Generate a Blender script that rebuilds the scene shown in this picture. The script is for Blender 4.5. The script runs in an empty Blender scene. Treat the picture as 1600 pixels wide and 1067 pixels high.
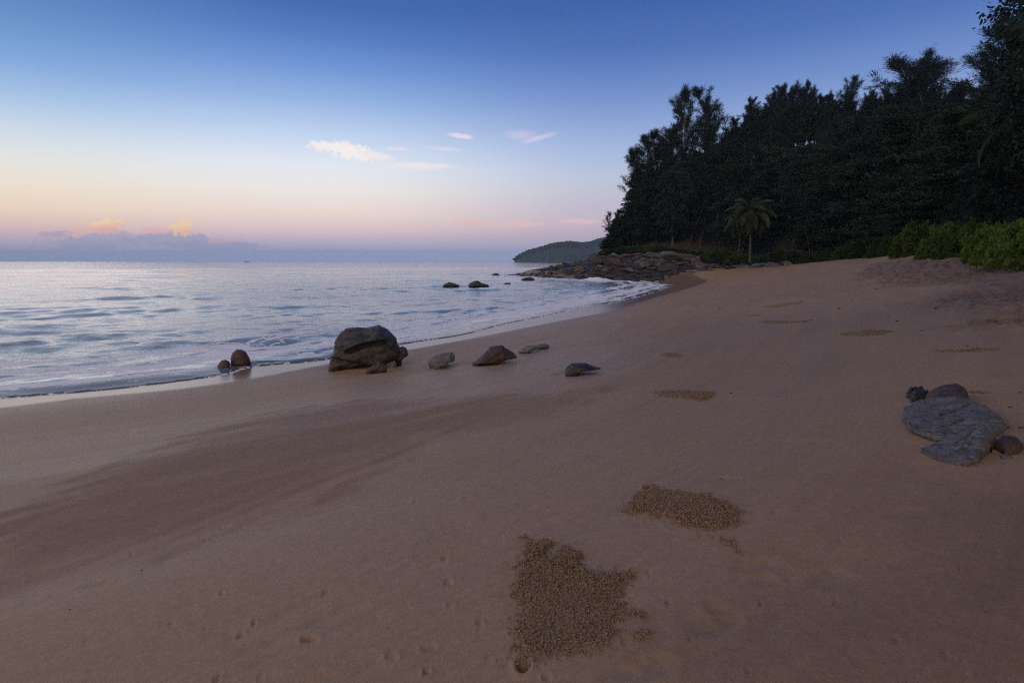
import bpy, math, random
import numpy as np
from mathutils import Vector, Matrix

random.seed(7)
rng = np.random.default_rng(7)
SC = bpy.context.scene
COL = SC.collection

# ------------------------------------------------------------------ camera
F = 889.0            # focal length in pixels of the 1600 px wide photograph
CAM_Z = 2.6
PITCH = math.radians(8.05)
cp, sp = math.cos(PITCH), math.sin(PITCH)
cam_d = bpy.data.cameras.new('camera')
cam = bpy.data.objects.new('camera', cam_d)
COL.objects.link(cam)
cam.location = (0, 0, CAM_Z)
cam.rotation_euler = (math.pi / 2 - PITCH, 0, 0)
cam_d.sensor_width = 36.0
cam_d.lens = 36.0 * F / 1600.0
cam_d.clip_start = 0.05
cam_d.clip_end = 40000
SC.camera = cam

# ------------------------------------------------------------------ exposure
vs = SC.view_settings
vs.view_transform = 'Standard'
vs.look = 'None'
vs.gamma = 1
vs.exposure = 0
vs.use_curve_mapping = False
SC.cycles.use_denoising = False
SC.cycles.filter_width = 1.2
SC.cycles.max_bounces = 6
SC.cycles.diffuse_bounces = 1
SC.cycles.glossy_bounces = 2
SC.cycles.transparent_max_bounces = 12
SC.cycles.volume_bounces = 0
SC.cycles.sample_clamp_direct = 4
SC.cycles.sample_clamp_indirect = 2
SC.cycles.transmission_bounces = 2


def lin(c):
    return tuple((x / 255 / 12.92) if x / 255 <= 0.04045 else ((x / 255 + 0.055) / 1.055) ** 2.4 for x in c)


def elev(u, v):
    dx, dv = (u - 800) / F, (533.5 - v) / F
    x, y, z = dx, cp + sp * dv, -sp + cp * dv
    return math.degrees(math.atan2(z, math.hypot(x, y)))


def azim(u, v):
    dx, dv = (u - 800) / F, (533.5 - v) / F
    return math.degrees(math.atan2(dx, cp + sp * dv))


# ------------------------------------------------------------------ node helper
class NT:
    def __init__(s, tree):
        s.t = tree; s.n = tree.nodes; s.l = tree.links

    def new(s, typ, **kw):
        nd = s.n.new(typ)
        for k, v in kw.items():
            setattr(nd, k, v)
        return nd

    def put(s, sock, v):
        if isinstance(v, bpy.types.NodeSocket):
            s.l.new(v, sock)
        elif v is not None:
            if isinstance(v, (tuple, list)) and len(v) == 3 and sock.type == 'RGBA':
                v = tuple(v) + (1,)
            sock.default_value = v

    def math(s, op, a, b=None, c=None, clamp=False):
        nd = s.new('ShaderNodeMath', operation=op); nd.use_clamp = clamp
        s.put(nd.inputs[0], a)
        if b is not None: s.put(nd.inputs[1], b)
        if c is not None: s.put(nd.inputs[2], c)
        return nd.outputs[0]

    def maprange(s, v, a, b, c=0.0, d=1.0, smooth=True):
        nd = s.new('ShaderNodeMapRange')
        nd.interpolation_type = 'SMOOTHSTEP' if smooth else 'LINEAR'
        s.put(nd.inputs[0], v); s.put(nd.inputs[1], a); s.put(nd.inputs[2], b)
        s.put(nd.inputs[3], c); s.put(nd.inputs[4], d)
        return nd.outputs[0]

    def mix(s, f, a, b, blend='MIX'):
        nd = s.new('ShaderNodeMix', data_type='RGBA', blend_type=blend)
        s.put(nd.inputs[0], f); s.put(nd.inputs[6], a); s.put(nd.inputs[7], b)
        return nd.outputs[2]

    def noise(s, vec, scale, detail=3, rough=0.5, dist=0.0):
        nd = s.new('ShaderNodeTexNoise')
        s.put(nd.inputs['Vector'], vec); nd.inputs['Scale'].default_value = scale
        nd.inputs['Detail'].default_value = detail; nd.inputs['Roughness'].default_value = rough
        nd.inputs['Distortion'].default_value = dist
        return nd.outputs[0]

    def mapping(s, vec, scale=(1, 1, 1), rot=(0, 0, 0), loc=(0, 0, 0)):
        nd = s.new('ShaderNodeMapping')
        s.put(nd.inputs[0], vec)
        nd.inputs['Location'].default_value = loc
        nd.inputs['Rotation'].default_value = rot
        nd.inputs['Scale'].default_value = scale
        return nd.outputs[0]

    def ramp(s, f, stops):
        nd = s.new('ShaderNodeValToRGB')
        e = nd.color_ramp.elements
        stops = sorted(stops)
        e[0].position = stops[0][0]; e[0].color = tuple(stops[0][1]) + (1,)
        e[1].position = stops[-1][0]; e[1].color = tuple(stops[-1][1]) + (1,)
        for p, c in stops[1:-1]:
            q = e.new(p); q.color = tuple(c) + (1,)
        s.put(nd.inputs[0], f)
        return nd.outputs[0]

    def attr(s, name, out='Fac'):
        nd = s.new('ShaderNodeAttribute', attribute_name=name)
        return nd.outputs[out]


# ------------------------------------------------------------------ sky
world = bpy.data.worlds.new('World')
SC.world = world
world.use_nodes = True
W = NT(world.node_tree)
for nd in list(W.n):
    W.n.remove(nd)
out = W.new('ShaderNodeOutputWorld')
bg = W.new('ShaderNodeBackground')
W.l.new(bg.outputs[0], out.inputs[0])
tc = W.new('ShaderNodeTexCoord')
vdir = tc.outputs['Generated']
sep = W.new('ShaderNodeSeparateXYZ'); W.l.new(vdir, sep.inputs[0])
EL = W.math('MULTIPLY', W.math('ARCSINE', sep.outputs[2]), 180 / math.pi)
AZ = W.math('MULTIPLY', W.math('ARCTAN2', sep.outputs[0], sep.outputs[1]), 180 / math.pi)
elf = W.math('DIVIDE', W.math('ADD', EL, 5), 95.0)


def stops(u, rows, extra):
    r = [((elev(u, v) + 5) / 95, lin(c)) for v, c in rows]
    r += [((e + 5) / 95, lin(c)) for e, c in extra]
    return r


TOP = [(-5, (150, 162, 196)), (33, (52, 86, 150)), (50, (50, 80, 136)), (90, (52, 76, 124))]
rL = W.ramp(elf, stops(60, [(408, (174, 190, 228)), (390, (186, 188, 222)), (372, (212, 190, 206)), (350, (240, 207, 198)),
                            (325, (250, 226, 202)), (290, (248, 234, 216)), (250, (236, 237, 232)), (210, (214, 226, 238)),
                            (150, (168, 198, 234)), (100, (134, 172, 222)), (50, (112, 154, 209)), (0, (96, 137, 194))], TOP))
rC = W.ramp(elf, stops(450, [(408, (174, 190, 228)), (390, (184, 187, 224)), (374, (212, 194, 212)), (356, (238, 211, 212)),
                             (330, (247, 228, 218)), (295, (247, 240, 236)), (255, (234, 239, 249)), (210, (200, 218, 245)),
                             (150, (150, 182, 230)), (100, (116, 153, 216)), (50, (88, 128, 196)), (0, (68, 109, 177))], TOP))
rR = W.ramp(elf, stops(930, [(408, (175, 190, 226)), (390, (188, 188, 220)), (370, (196, 180, 200)), (350, (206, 190, 206)),
                             (320, (200, 194, 212)), (285, (194, 202, 222)), (240, (172, 190, 228)), (190, (142, 166, 216)),
                             (140, (112, 142, 202)), (80, (82, 116, 184)), (0, (64, 98, 168))], TOP))
skyc = W.mix(W.maprange(AZ, -42, -20), rL, rC)
skyc = W.mix(W.maprange(AZ, -18, 12), skyc, rR)
# the dawn side, behind the camera: a warmer, brighter arch round the coming sun
back = W.maprange(W.math('ABSOLUTE', AZ), 80, 150)
rB = W.ramp(elf, [(0.0, (.62, .45, .36)), (5 / 95, (1.0, .66, .44)), (13 / 95, (1.0, .76, .54)), (30 / 95, (.92, .72, .58)),
                  (50 / 95, (.52, .46, .46)), (78 / 95, (.15, .19, .30)), (1.0, lin((52, 76, 124)))])
rB = W.mix(1.0, rB, (1.5, 1.42, 1.36), 'MULTIPLY')
skyc = W.mix(back, skyc, rB)


def cloud(u, v, wu, hv, tilt, colour, amount=1.0, puff=0.6, nscale=26, lo=0.0, hi=0.45, base=None, seed=0.0, stretch=1.0):
    """a cloud at direction (u,v) seen in the photo; wu, hv = half sizes in px; drawn in azimuth/elevation degrees"""
    global skyc
    a0, e0 = azim(u, v), elev(u, v)
    k = math.degrees(1 / F) * 0.93
    da = W.math('SUBTRACT', AZ, a0); de = W.math('SUBTRACT', EL, e0)
    ct, st = math.cos(tilt), math.sin(tilt)
    xx = W.math('DIVIDE', W.math('ADD', W.math('MULTIPLY', da, ct), W.math('MULTIPLY', de, st)), wu * k)
    yy = W.math('DIVIDE', W.math('SUBTRACT', W.math('MULTIPLY', de, ct), W.math('MULTIPLY', da, st)), hv * k)
    r2 = W.math('ADD', W.math('MULTIPLY', xx, xx), W.math('MULTIPLY', yy, yy))
    body = W.math('SUBTRACT', 1.0, W.math('SQRT', r2))
    cb = W.new('ShaderNodeCombineXYZ')
    W.put(cb.inputs[0], W.math('MULTIPLY', AZ, 1.0 / stretch)); W.put(cb.inputs[1], EL); cb.inputs[2].default_value = seed
    nz = W.noise(cb.outputs[0], nscale * 0.1, 4, 0.52, 0.4)
    val = W.math('ADD', body, W.math('MULTIPLY', W.math('SUBTRACT', nz, 0.5), puff * 2))
    m = W.maprange(val, lo, hi)
    m = W.math('MULTIPLY', m, W.maprange(body, -0.55, 0.1))
    m = W.math('MULTIPLY', m, amount, clamp=True)
    col = lin(colour)
    if base is not None:
        col = W.mix(W.maprange(yy, -0.5, 0.6), lin(base), lin(colour))
    skyc = W.mix(m, skyc, col)


BLU = (158, 166, 198)
# grey-blue cloud banks low over the sea, their lit heads, and the small clouds higher up
cloud(150, 375, 66, 15, 0.05, (166, 170, 202), 0.6, 0.6, 14, 0.0, 0.45, seed=3)
cloud(270, 375, 66, 15, 0.0, (162, 168, 202), 0.65, 0.6, 14, 0.0, 0.45, seed=5)
cloud(345, 383, 70, 9, 0.0, (168, 172, 204), 0.7, 0.5, 16, 0.0, 0.4, seed=6)
cloud(95, 366, 26, 5, 0.0, (176, 172, 200), 0.6, 0.4, 18, 0.0, 0.5, seed=8)
cloud(142, 358, 36, 8, 0.3, (246, 196, 190), 0.8, 0.9, 24, 0.0, 0.5, seed=11)
cloud(165, 353, 22, 12, 0.15, (255, 226, 178), 0.95, 1.1, 26, 0.12, 0.3, base=(244, 186, 178), seed=12)
cloud(243, 360, 24, 5, 0.0, (240, 190, 190), 0.8, 0.5, 20, 0.0, 0.5, seed=13)
cloud(285, 357, 18, 14, 0.1, (255, 224, 174), 0.95, 1.1, 26, 0.14, 0.32, base=(248, 196, 176), seed=15)
cloud(350, 376, 30, 5, 0.1, (226, 184, 200), 0.6, 0.6, 20, 0.0, 0.5, seed=17)
cloud(508, 229, 36, 10, -0.03, (250, 243, 240), .95, .75, 22, 0.05, 0.6, seed=21)
cloud(548, 237, 42, 17, -0.12, (252, 245, 242), .97, .85, 22, 0.05, 0.6, seed=22)
cloud(586, 244, 40, 8, -0.1, (248, 239, 239), .9, 0.6, 20, 0.0, 0.7, seed=23)
cloud(620, 233, 24, 4, 0.0, (236, 226, 240), 0.7, 0.4, 20, 0.0, 0.6, seed=24, stretch=2)
cloud(648, 259, 78, 7, 0.0, (246, 236, 238), 0.85, 0.35, 12, 0.0, 0.7, seed=25, stretch=3)
cloud(720, 213, 26, 5, -0.12, (236, 222, 238), 0.85, 0.4, 18, 0.0, 0.6, seed=26, stretch=2)
cloud(695, 233, 40, 4, -0.05, (226, 222, 240), 0.7, 0.4, 18, 0.0, 0.7, seed=27, stretch=2)
cloud(812, 211, 40, 10, 0.0, (206, 204, 234), 0.7, 0.4, 12, 0.0, 0.9, seed=28, stretch=2)
cloud(842, 216, 42, 6, 0.25, (216, 208, 234), 0.75, 0.35, 14, 0.0, 0.8, seed=29, stretch=2)
cloud(740, 348, 44, 6, -0.02, (240, 200, 200), 0.9, 0.4, 16, 0.0, 0.6, seed=31, stretch=2)
cloud(810, 350, 60, 7, 0.0, (238, 200, 200), 0.85, 0.4, 16, 0.0, 0.7, seed=32, stretch=2)
cloud(905, 346, 50, 6, -0.03, (234, 200, 204), 0.8, 0.4, 16, 0.0, 0.7, seed=33, stretch=2)
cloud(650, 372, 60, 4, 0.0, (214, 190, 208), 0.5, 0.5, 16, 0.0, 0.8, seed=34, stretch=3)
W.put(bg.inputs[0], skyc)
bg.inputs[1].default_value = 1.0

# ------------------------------------------------------------------ soft lamp added on the sea side for relief in the sand
relief_sun_d = bpy.data.lights.new('sun', 'SUN')
sun = bpy.data.objects.new('sun', relief_sun_d)  # added relief lamp; the coming sun itself lies behind the camera
COL.objects.link(sun)
relief_sun_d.energy = 0.24
relief_sun_d.angle = math.radians(45)
relief_sun_d.color = (1.0, 0.86, 0.74)
sun.rotation_euler = (math.radians(70), 0, math.radians(48 + 180))   # added lamp, from the sea side, left and ahead

# ------------------------------------------------------------------ numpy noise
_perm = np.random.default_rng(3).permutation(256)
_perm = np.concatenate([_perm, _perm, _perm])
_g = np.random.default_rng(4).normal(size=(256, 3)); _g /= np.linalg.norm(_g, axis=1)[:, None]


def perlin(x, y, z=0.0):
    x = np.asarray(x, float); y = np.asarray(y, float); z = np.zeros_like(x) + z
    xi, yi, zi = np.floor(x).astype(int), np.floor(y).astype(int), np.floor(z).astype(int)
    xf, yf, zf = x - xi, y - yi, z - zi
    u, v, w = [t * t * t * (t * (t * 6 - 15) + 10) for t in (xf, yf, zf)]
    xi &= 255; yi &= 255; zi &= 255

    def gr(dx, dy, dz):
        h = _perm[_perm[_perm[(xi + dx) & 255] + ((yi + dy) & 255)] + ((zi + dz) & 255)] & 255
        g = _g[h]
        return g[..., 0] * (xf - dx) + g[..., 1] * (yf - dy) + g[..., 2] * (zf - dz)
    a = gr(0, 0, 0) * (1 - u) + gr(1, 0, 0) * u
    b = gr(0, 1, 0) * (1 - u) + gr(1, 1, 0) * u
    c = gr(0, 0, 1) * (1 - u) + gr(1, 0, 1) * u
    d = gr(0, 1, 1) * (1 - u) + gr(1, 1, 1) * u
    return (a * (1 - v) + b * v) * (1 - w) + (c * (1 - v) + d * v) * w


def fbm(x, y, z=0.0, o=3):
    r = 0; a = 1.0; f = 1.0
    for i in range(o):
        r = r + a * perlin(x * f, y * f, np.asarray(z) * f + i * 7.3); a *= 0.5; f *= 2.03
    return r


def sstep(x, a, b):
    t = np.clip((x - a) / (b - a), 0, 1)
    return t * t * (3 - 2 * t)


# ------------------------------------------------------------------ pixel -> place
def ray(u, v):
    dx, dv = (u - 800) / F, (533.5 - v) / F
    return np.array([dx, cp + sp * dv, -sp + cp * dv])


def atz(u, v, z):
    d = ray(u, v); return np.array([0, 0, CAM_Z]) + d * ((z - CAM_Z) / d[2])


def aty(u, v, Y):
    d = ray(u, v); return np.array([0, 0, CAM_Z]) + d * (Y / d[1])


# ------------------------------------------------------------------ the shore in plan
shore_px = [(0, 623), (152, 611), (256, 599), (352, 586), (400, 573), (512, 562), (631, 538), (725, 523), (787, 507),
            (850, 494), (912, 480), (975, 470), (1020, 458), (1053, 446)]
shore = [atz(u, v, 0)[:2] for u, v in shore_px]
d0 = shore[0] - shore[2]; d0 /= np.linalg.norm(d0)
left = [shore[0] + d0 * 60 + np.array([-8, -4]), shore[0] + d0 * 22 + np.array([-.6, -.4]), shore[0] + d0 * 9, shore[0] + d0 * 4]
cove = [(17.4, 61.5), (17.6, 66.0), (17.5, 70.5)]
front_px = [(1045, 440.5), (1000, 440), (960, 439), (900, 437), (850, 435), (800, 431)]
front = [atz(u, v, 0)[:2] for u, v in front_px]
front[0] = np.array([18.3, 72.0]); front[1] = np.array([15.6, 73.5])


def catmull(P, n=7):
    P = [np.array(p, float) for p in P]
    P = [2 * P[0] - P[1]] + P + [2 * P[-1] - P[-2]]
    o = []
    for i in range(1, len(P) - 2):
        for k in range(n):
            t = k / n
            a, b, c, d = P[i - 1:i + 3]
            o.append(0.5 * ((2 * b) + (c - a) * t + (2 * a - 5 * b + 4 * c - d) * t * t + (3 * b - a - 3 * c + d) * t ** 3))
    o.append(P[-2])
    return np.array(o)


shoreline = catmull(left + shore + [np.array(c) for c in cove], 6)
frontline = np.array([front[i] for i in range(6)])
tip = frontline[-1]
round_back = np.array([[tip[0] + 4, tip[1] + 8], [30, 150], [80, 260], [90, 700], [90, 7000], [-7000, 7000], [-7000, -7000], [shoreline[0][0], -7000]])
sea_poly = np.vstack([shoreline, frontline, round_back])


def seg_dist(P, A, B):
    """distances of points to segments and arc length of the nearest point"""
    best = np.full(len(P), 1e18); s = np.zeros(len(P)); acc = 0.0
    for a, b in zip(A, B):
        ab = b - a; L2 = ab @ ab
        t = np.clip(((P - a) @ ab) / L2, 0, 1)
        q = a + t[:, None] * ab
        dd = ((P - q) ** 2).sum(1)
        m = dd < best
        best[m] = dd[m]; s[m] = acc + t[m] * math.sqrt(L2)
        acc += math.sqrt(L2)
    return np.sqrt(best), s


def inside(P, poly):
    c = np.zeros(len(P), bool); n = len(poly); j = n - 1
    for i in range(n):
        xi, yi = poly[i]; xj, yj = poly[j]
        k = ((yi > P[:, 1]) != (yj > P[:, 1])) & (P[:, 0] < (xj - xi) * (P[:, 1] - yi) / (yj - yi + 1e-12) + xi)
        c ^= k; j = i
    return c


def sea_dist(P):
    """signed distance to the water's edge: positive in the sea, and the length along the shore"""
    L = np.vstack([shoreline, frontline, round_back[:5]])
    d, s = seg_dist(P, L[:-1], L[1:])
    d = np.where(inside(P, sea_poly), d, -d)
    return d, s


wet_px = [(0, 638), (120, 621), (280, 607), (400, 589), (500, 569), (590, 553), (678, 540), (819, 514), (960, 489), (1006, 473), (1050, 459), (1096, 448), (1102, 444), (1080, 439)]
wetline = [atz(u, v, 0.07)[:2] for u, v in wet_px]
w0 = wetline[0] - wetline[1]; w0 /= np.linalg.norm(w0)
wetline = [wetline[0] + w0 * 50 + np.array([-5, -3]), wetline[0] + w0 * 10] + wetline
wetline = catmull(wetline, 3)

# control heights of the sand (x, y, z)
ctrl = [tuple(atz(u, v, z)) for u, v, z in [
    (0, 700, .42), (0, 800, .72), (0, 1067, .98), (400, 700, .66), (400, 850, .93), (400, 1067, 1.06), (200, 680, .45),
    (800, 1067, 1.12), (800, 850, 1.07), (800, 700, .88), (800, 620, .62), (600, 640, .56), (1000, 580, .66), (820, 560, .34),
    (1000, 1000, 1.14), (1200, 1000, 1.18), (1200, 760, 1.14), (1200, 620, 1.0), (1600, 1067, 1.26), (1500, 720, 1.28), (1600, 700, 1.36),
    (1600, 560, 1.58), (1600, 500, 1.72), (1300, 500, 1.02), (1300, 560, 1.06), (1000, 520, .5), (1100, 480, .55), (1150, 455, .72), (1200, 440, .95)]]
ctrl += [tuple(aty(u, v, Y)) for u, v, Y in [
    (1430, 399, 36), (1380, 402, 42), (1300, 408, 54), (1260, 411.5, 62), (1600, 416, 22), (1500, 404, 28), (1170, 420, 70), (1100, 426, 72), (1600, 448, 15),
    (1500, 450, 17.5), (1400, 440, 26), (1300, 440, 33), (1300, 425, 42), (1450, 480, 13.5), (1700, 420, 16)]]
ctrl += [(p[0], p[1], 0.0) for p in shoreline[::3]]
ctrl += [(0, 0, 1.12), (3, -2, 1.3), (-5, -6, 1.1), (6, 0, 1.65), (12, 0, 2.4), (20, -8, 3.0), (0, -20, 2.4), (-20, -25, 1.0), (40, 10, 3.2), (30, -30, 3.6), (48, 40, 3.3), (60, 70, 3.6), (25, 90, 3), (0, -60, 3.5)]
ctrl = np.array(ctrl)
_c = 3.0


def _phi(r): return np.sqrt(r * r + _c * _c)


A_ = _phi(np.linalg.norm(ctrl[:, None, :2] - ctrl[None, :, :2], axis=2)) - 1e-2 * np.eye(len(ctrl))
Pm = np.hstack([np.ones((len(ctrl), 1)), ctrl[:, :2]])
M_ = np.block([[A_, Pm], [Pm.T, np.zeros((3, 3))]])
sol = np.linalg.solve(M_, np.concatenate([ctrl[:, 2], np.zeros(3)]))


def base_height(P, d):
    z = sol[-3] + P @ sol[-2:]
    for i in range(len(ctrl)):
        z = z + sol[i] * _phi(np.hypot(P[:, 0] - ctrl[i, 0], P[:, 1] - ctrl[i, 1]))
    land = np.clip(np.maximum(z, 0.03 * np.minimum(-d, 10)), -1, 4.0)
    k = sstep(-d, 0.0, 3.0)
    land = land * k + (1 - k) * np.minimum(np.maximum(land, 0.03 * -d), 0.11 * -d)
    return np.where(d > 0, -0.045 * np.minimum(d, 60) - 0.01 * np.maximum(d - 60, 0) * 0.1, land)


def ground_z(x, y):
    P = np.array([[x, y]], float); d, s = sea_dist(P)
    return float(base_height(P, d)[0])


def on_sand(u, v):
    d = ray(u, v); t = np.geomspace(1.2, 120, 900)
    Q = np.array([0, 0, CAM_Z]) + t[:, None] * d
    dd, _ = sea_dist(Q[:, :2]); g = base_height(Q[:, :2], dd)
    i = np.argmax(Q[:, 2] <= g)
    if i == 0: return Q[-1]
    k = (Q[i - 1, 2] - g[i - 1]) / ((Q[i - 1, 2] - g[i - 1]) - (Q[i, 2] - g[i]) + 1e-9)
    return Q[i - 1] * (1 - k) + Q[i] * k


def mesh_from(name, verts, faces, mats=(), smooth=True, attrs=None):
    """verts (N,3); faces (M,k) of one polygon size"""
    me = bpy.data.meshes.new(name)
    verts = np.asarray(verts, np.float32); faces = np.asarray(faces, np.int32)
    me.vertices.add(len(verts)); me.vertices.foreach_set('co', verts.ravel())
    n, k = faces.shape
    me.loops.add(n * k); me.loops.foreach_set('vertex_index', faces.ravel())
    me.polygons.add(n); me.polygons.foreach_set('loop_start', np.arange(0, n * k, k, dtype=np.int32))
    if smooth: me.polygons.foreach_set('use_smooth', np.ones(n, bool))
    for m in mats: me.materials.append(m)
    if attrs:
        for an, av in attrs.items():
            av = np.asarray(av, np.float32)
            if av.ndim == 1:
                a = me.attributes.new(an, 'FLOAT', 'POINT'); a.data.foreach_set('value', av)
            else:
                a = me.attributes.new(an, 'FLOAT_VECTOR', 'POINT'); a.data.foreach_set('vector', av.ravel())
    me.update(); me.validate(clean_customdata=False)
    return me


def link(name, me, label=None, cat=None, group=None, kind=None, parent=None, loc=None):
    o = bpy.data.objects.new(name, me); COL.objects.link(o)
    if loc is not None: o.location = loc
    if parent is not None: o.parent = parent
    if label: o['label'] = label
    if cat: o['category'] = cat
    if group: o['group'] = group
    if kind: o['kind'] = kind
    return o


def new_mat(name):
    m = bpy.data.materials.new(name); m.use_nodes = True
    N = NT(m.node_tree)
    b = N.n['Principled BSDF']
    return m, N, b


# ------------------------------------------------------------------ sand
m_sand, N, b = new_mat('sand')
geo = N.new('ShaderNodeNewGeometry'); pos = geo.outputs['Position']
sd = N.attr('sd', 'Vector')
wet, coarse, foot, moist_shade = N.attr('wet'), N.attr('coarse'), N.attr('foot'), N.attr('moist_shade')
streak = N.noise(N.mapping(sd, (0.16, 1.5, 1)), 1.0, 4, 0.6, 0.4)
streak2 = N.noise(N.mapping(sd, (0.5, 5.0, 1)), 1.0, 3, 0.6, 0.8)
cloudy = N.noise(pos, 0.7, 4, 0.6)
grain = N.noise(pos, 260, 2, 0.7)
grain2 = N.noise(pos, 60, 3, 0.7)
base = N.mix(N.maprange(streak, 0.4, 0.68), (0.42, 0.268, 0.155), (0.375, 0.238, 0.138))
base = N.mix(N.math('MULTIPLY', N.maprange(streak2, 0.55, 0.8), 0.2), base, (0.25, 0.16, 0.11))
base = N.mix(N.math('MULTIPLY', N.maprange(cloudy, 0.35, 0.65), 0.4), base, (0.43, 0.285, 0.175))
ck = N.math('MULTIPLY', coarse, N.maprange(N.noise(N.mapping(sd, (1.0, 1.3, 1)), 1.3, 5, 0.65), 0.15, 0.55))
base = N.mix(N.math('MULTIPLY', ck, 0.6), base, (0.27, 0.162, 0.115))
base = N.mix(foot, base, N.mix(N.maprange(cloudy, 0.3, 0.7), (0.33, 0.215, 0.15), (0.25, 0.16, 0.11)))
gv = N.maprange(grain, 0.3, 0.7, 0.86, 1.14, False)
g3 = N.noise(N.mapping(sd, (6, 22, 1)), 1.0, 4, .7); g4 = N.noise(pos, 18, 5, .7)
base = N.mix(1.0, base, N.math('MULTIPLY', N.maprange(g3, .3, .7, .95, 1.05, False), N.maprange(g4, .3, .7, .90, 1.10, False)), 'MULTIPLY')
gv2 = N.maprange(grain2, 0.3, 0.7, 0.91, 1.09, False)
base = N.mix(1.0, base, N.math('MULTIPLY', gv, gv2), 'MULTIPLY')
speck = N.maprange(N.noise(pos, 420, 0, 0.5), 0.74, 0.80)
base = N.mix(N.math('MULTIPLY', speck, 0.5), base, (0.06, 0.04, 0.035))
base = N.mix(moist_shade, base, N.mix(1.0, base, (0.60, 0.56, 0.54), 'MULTIPLY'))
N.put(b.inputs['Base Color'], base)
ro = N.mix(moist_shade, N.mix(N.math('MAXIMUM', foot, N.math('MULTIPLY', ck, 0.9)), (0.62,) * 3, (0.88,) * 3), (0.38,) * 3)
sheen = N.maprange(N.noise(N.mapping(sd, (0.10, 0.42, 1)), 1.0, 3, .55, .5), .38, .62)
ro = N.mix(N.math('MULTIPLY', sheen, .55), ro, (0.42,) * 3)
ro = N.mix(wet, ro, (0.24,) * 3)
N.put(b.inputs['Roughness'], ro)
N.put(b.inputs['Specular IOR Level'], N.maprange(N.math('MAXIMUM', wet, moist_shade), 0, 1, 0.30, 0.5, False))
bmp = N.new('ShaderNodeBump')
hgt = N.math('ADD', N.math('MULTIPLY', grain2, 0.0022), N.math('MULTIPLY', grain, 0.0010))
hgt = N.math('ADD', hgt, N.math('ADD', N.math('MULTIPLY', streak2, 0.006), N.math('MULTIPLY', g4, .004)))
rip = N.new('ShaderNodeTexWave'); N.put(rip.inputs['Vector'], N.mapping(sd, (1.2, 9.0, 1)))
rip.wave_type = 'BANDS'; rip.bands_direction = 'Y'; rip.inputs['Scale'].default_value = 1.4; rip.inputs['Distortion'].default_value = 7; rip.inputs['Detail'].default_value = 3
hgt = N.math('ADD', hgt, N.math('MULTIPLY', N.math('MULTIPLY', rip.outputs['Fac'], ck), 0.002))
hgt = N.math('ADD', hgt, N.math('MULTIPLY', N.math('MULTIPLY', N.noise(pos, 5.0, 4, 0.6), foot), 0.09))
hgt = N.math('MULTIPLY', hgt, N.maprange(wet, 0, 1, 1.0, 0.12, False))
bmp.inputs['Strength'].default_value = 0.9; bmp.inputs['Distance'].default_value = 1.0
N.put(bmp.inputs['Height'], hgt); N.l.new(bmp.outputs[0], b.inputs['Normal'])

# polygons on the sand taken from the photograph: the coarse, darker swath left of centre and the trodden sand on the right
def sand_poly(px): return np.array([on_sand(u, v)[:2] for u, v in px])


coarse_poly = sand_poly([(-100, 870), (0, 800), (120, 745), (260, 690), (420, 645), (560, 625), (700, 620), (860, 615), (960, 600), (900, 640), (760, 672), (660, 690), (600, 725), (560, 765), (480, 790),
                         (380, 820), (250, 860), (100, 900), (-60, 960)])
foot_poly = sand_poly([(1430, 402), (1360, 413), (1330, 430), (1395, 447), (1500, 450), (1440, 465), (1480, 485), (1600, 505), (1750, 520), (1900, 470), (1700, 418), (1600, 418), (1520, 406)])
shade_poly = sand_poly([(1500, 740), (1380, 850), (1250, 960), (1150, 1060), (1100, 1250), (1700, 1250), (1800, 800)])  # shade at lower right, painted into the sand via the damp and coarse masks


def soft_in(P, poly, w):
    d, _ = seg_dist(P, poly, np.roll(poly, -1, axis=0))
    d = np.where(inside(P, poly), d, -d)
    return sstep(d, -w, w), d


burrow_px = [(817, 1036), (1010, 760)]
burrows = [on_sand(u, v) for u, v in burrow_px]


def polar_grid(fine, coarse_n, rads, lim=62):
    L = math.radians(lim)
    th = np.concatenate([np.linspace(-math.pi, -L, coarse_n, endpoint=False), np.linspace(-L, L, fine, endpoint=False), np.linspace(L, math.pi, coarse_n, endpoint=False)])
    T, R = np.meshgrid(th, rads)
    X = (R * np.sin(T)).ravel(); Y = (R * np.cos(T)).ravel()
    nr, nc = len(rads), len(th)
    i = np.arange(nr - 1)[:, None] * nc; j = np.arange(nc)[None, :]; j2 = (j + 1) % nc
    fa = np.stack([i + j, i + j2, i + nc + j2, i + nc + j], -1).reshape(-1, 4)
    return X, Y, fa


def compact(V, F_, attrs):
    used = np.zeros(len(V), bool); used[F_.ravel()] = True
    idx = np.cumsum(used) - 1
    return V[used], idx[F_], {k: v[used] for k, v in attrs.items()}


X, Y, fa = polar_grid(900, 50, np.concatenate([[0.05], np.geomspace(0.9, 150, 600)]))
P = np.stack([X, Y], 1)
D, S = sea_dist(P)
Z = base_height(P, D)
keep = (D < 9)
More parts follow.
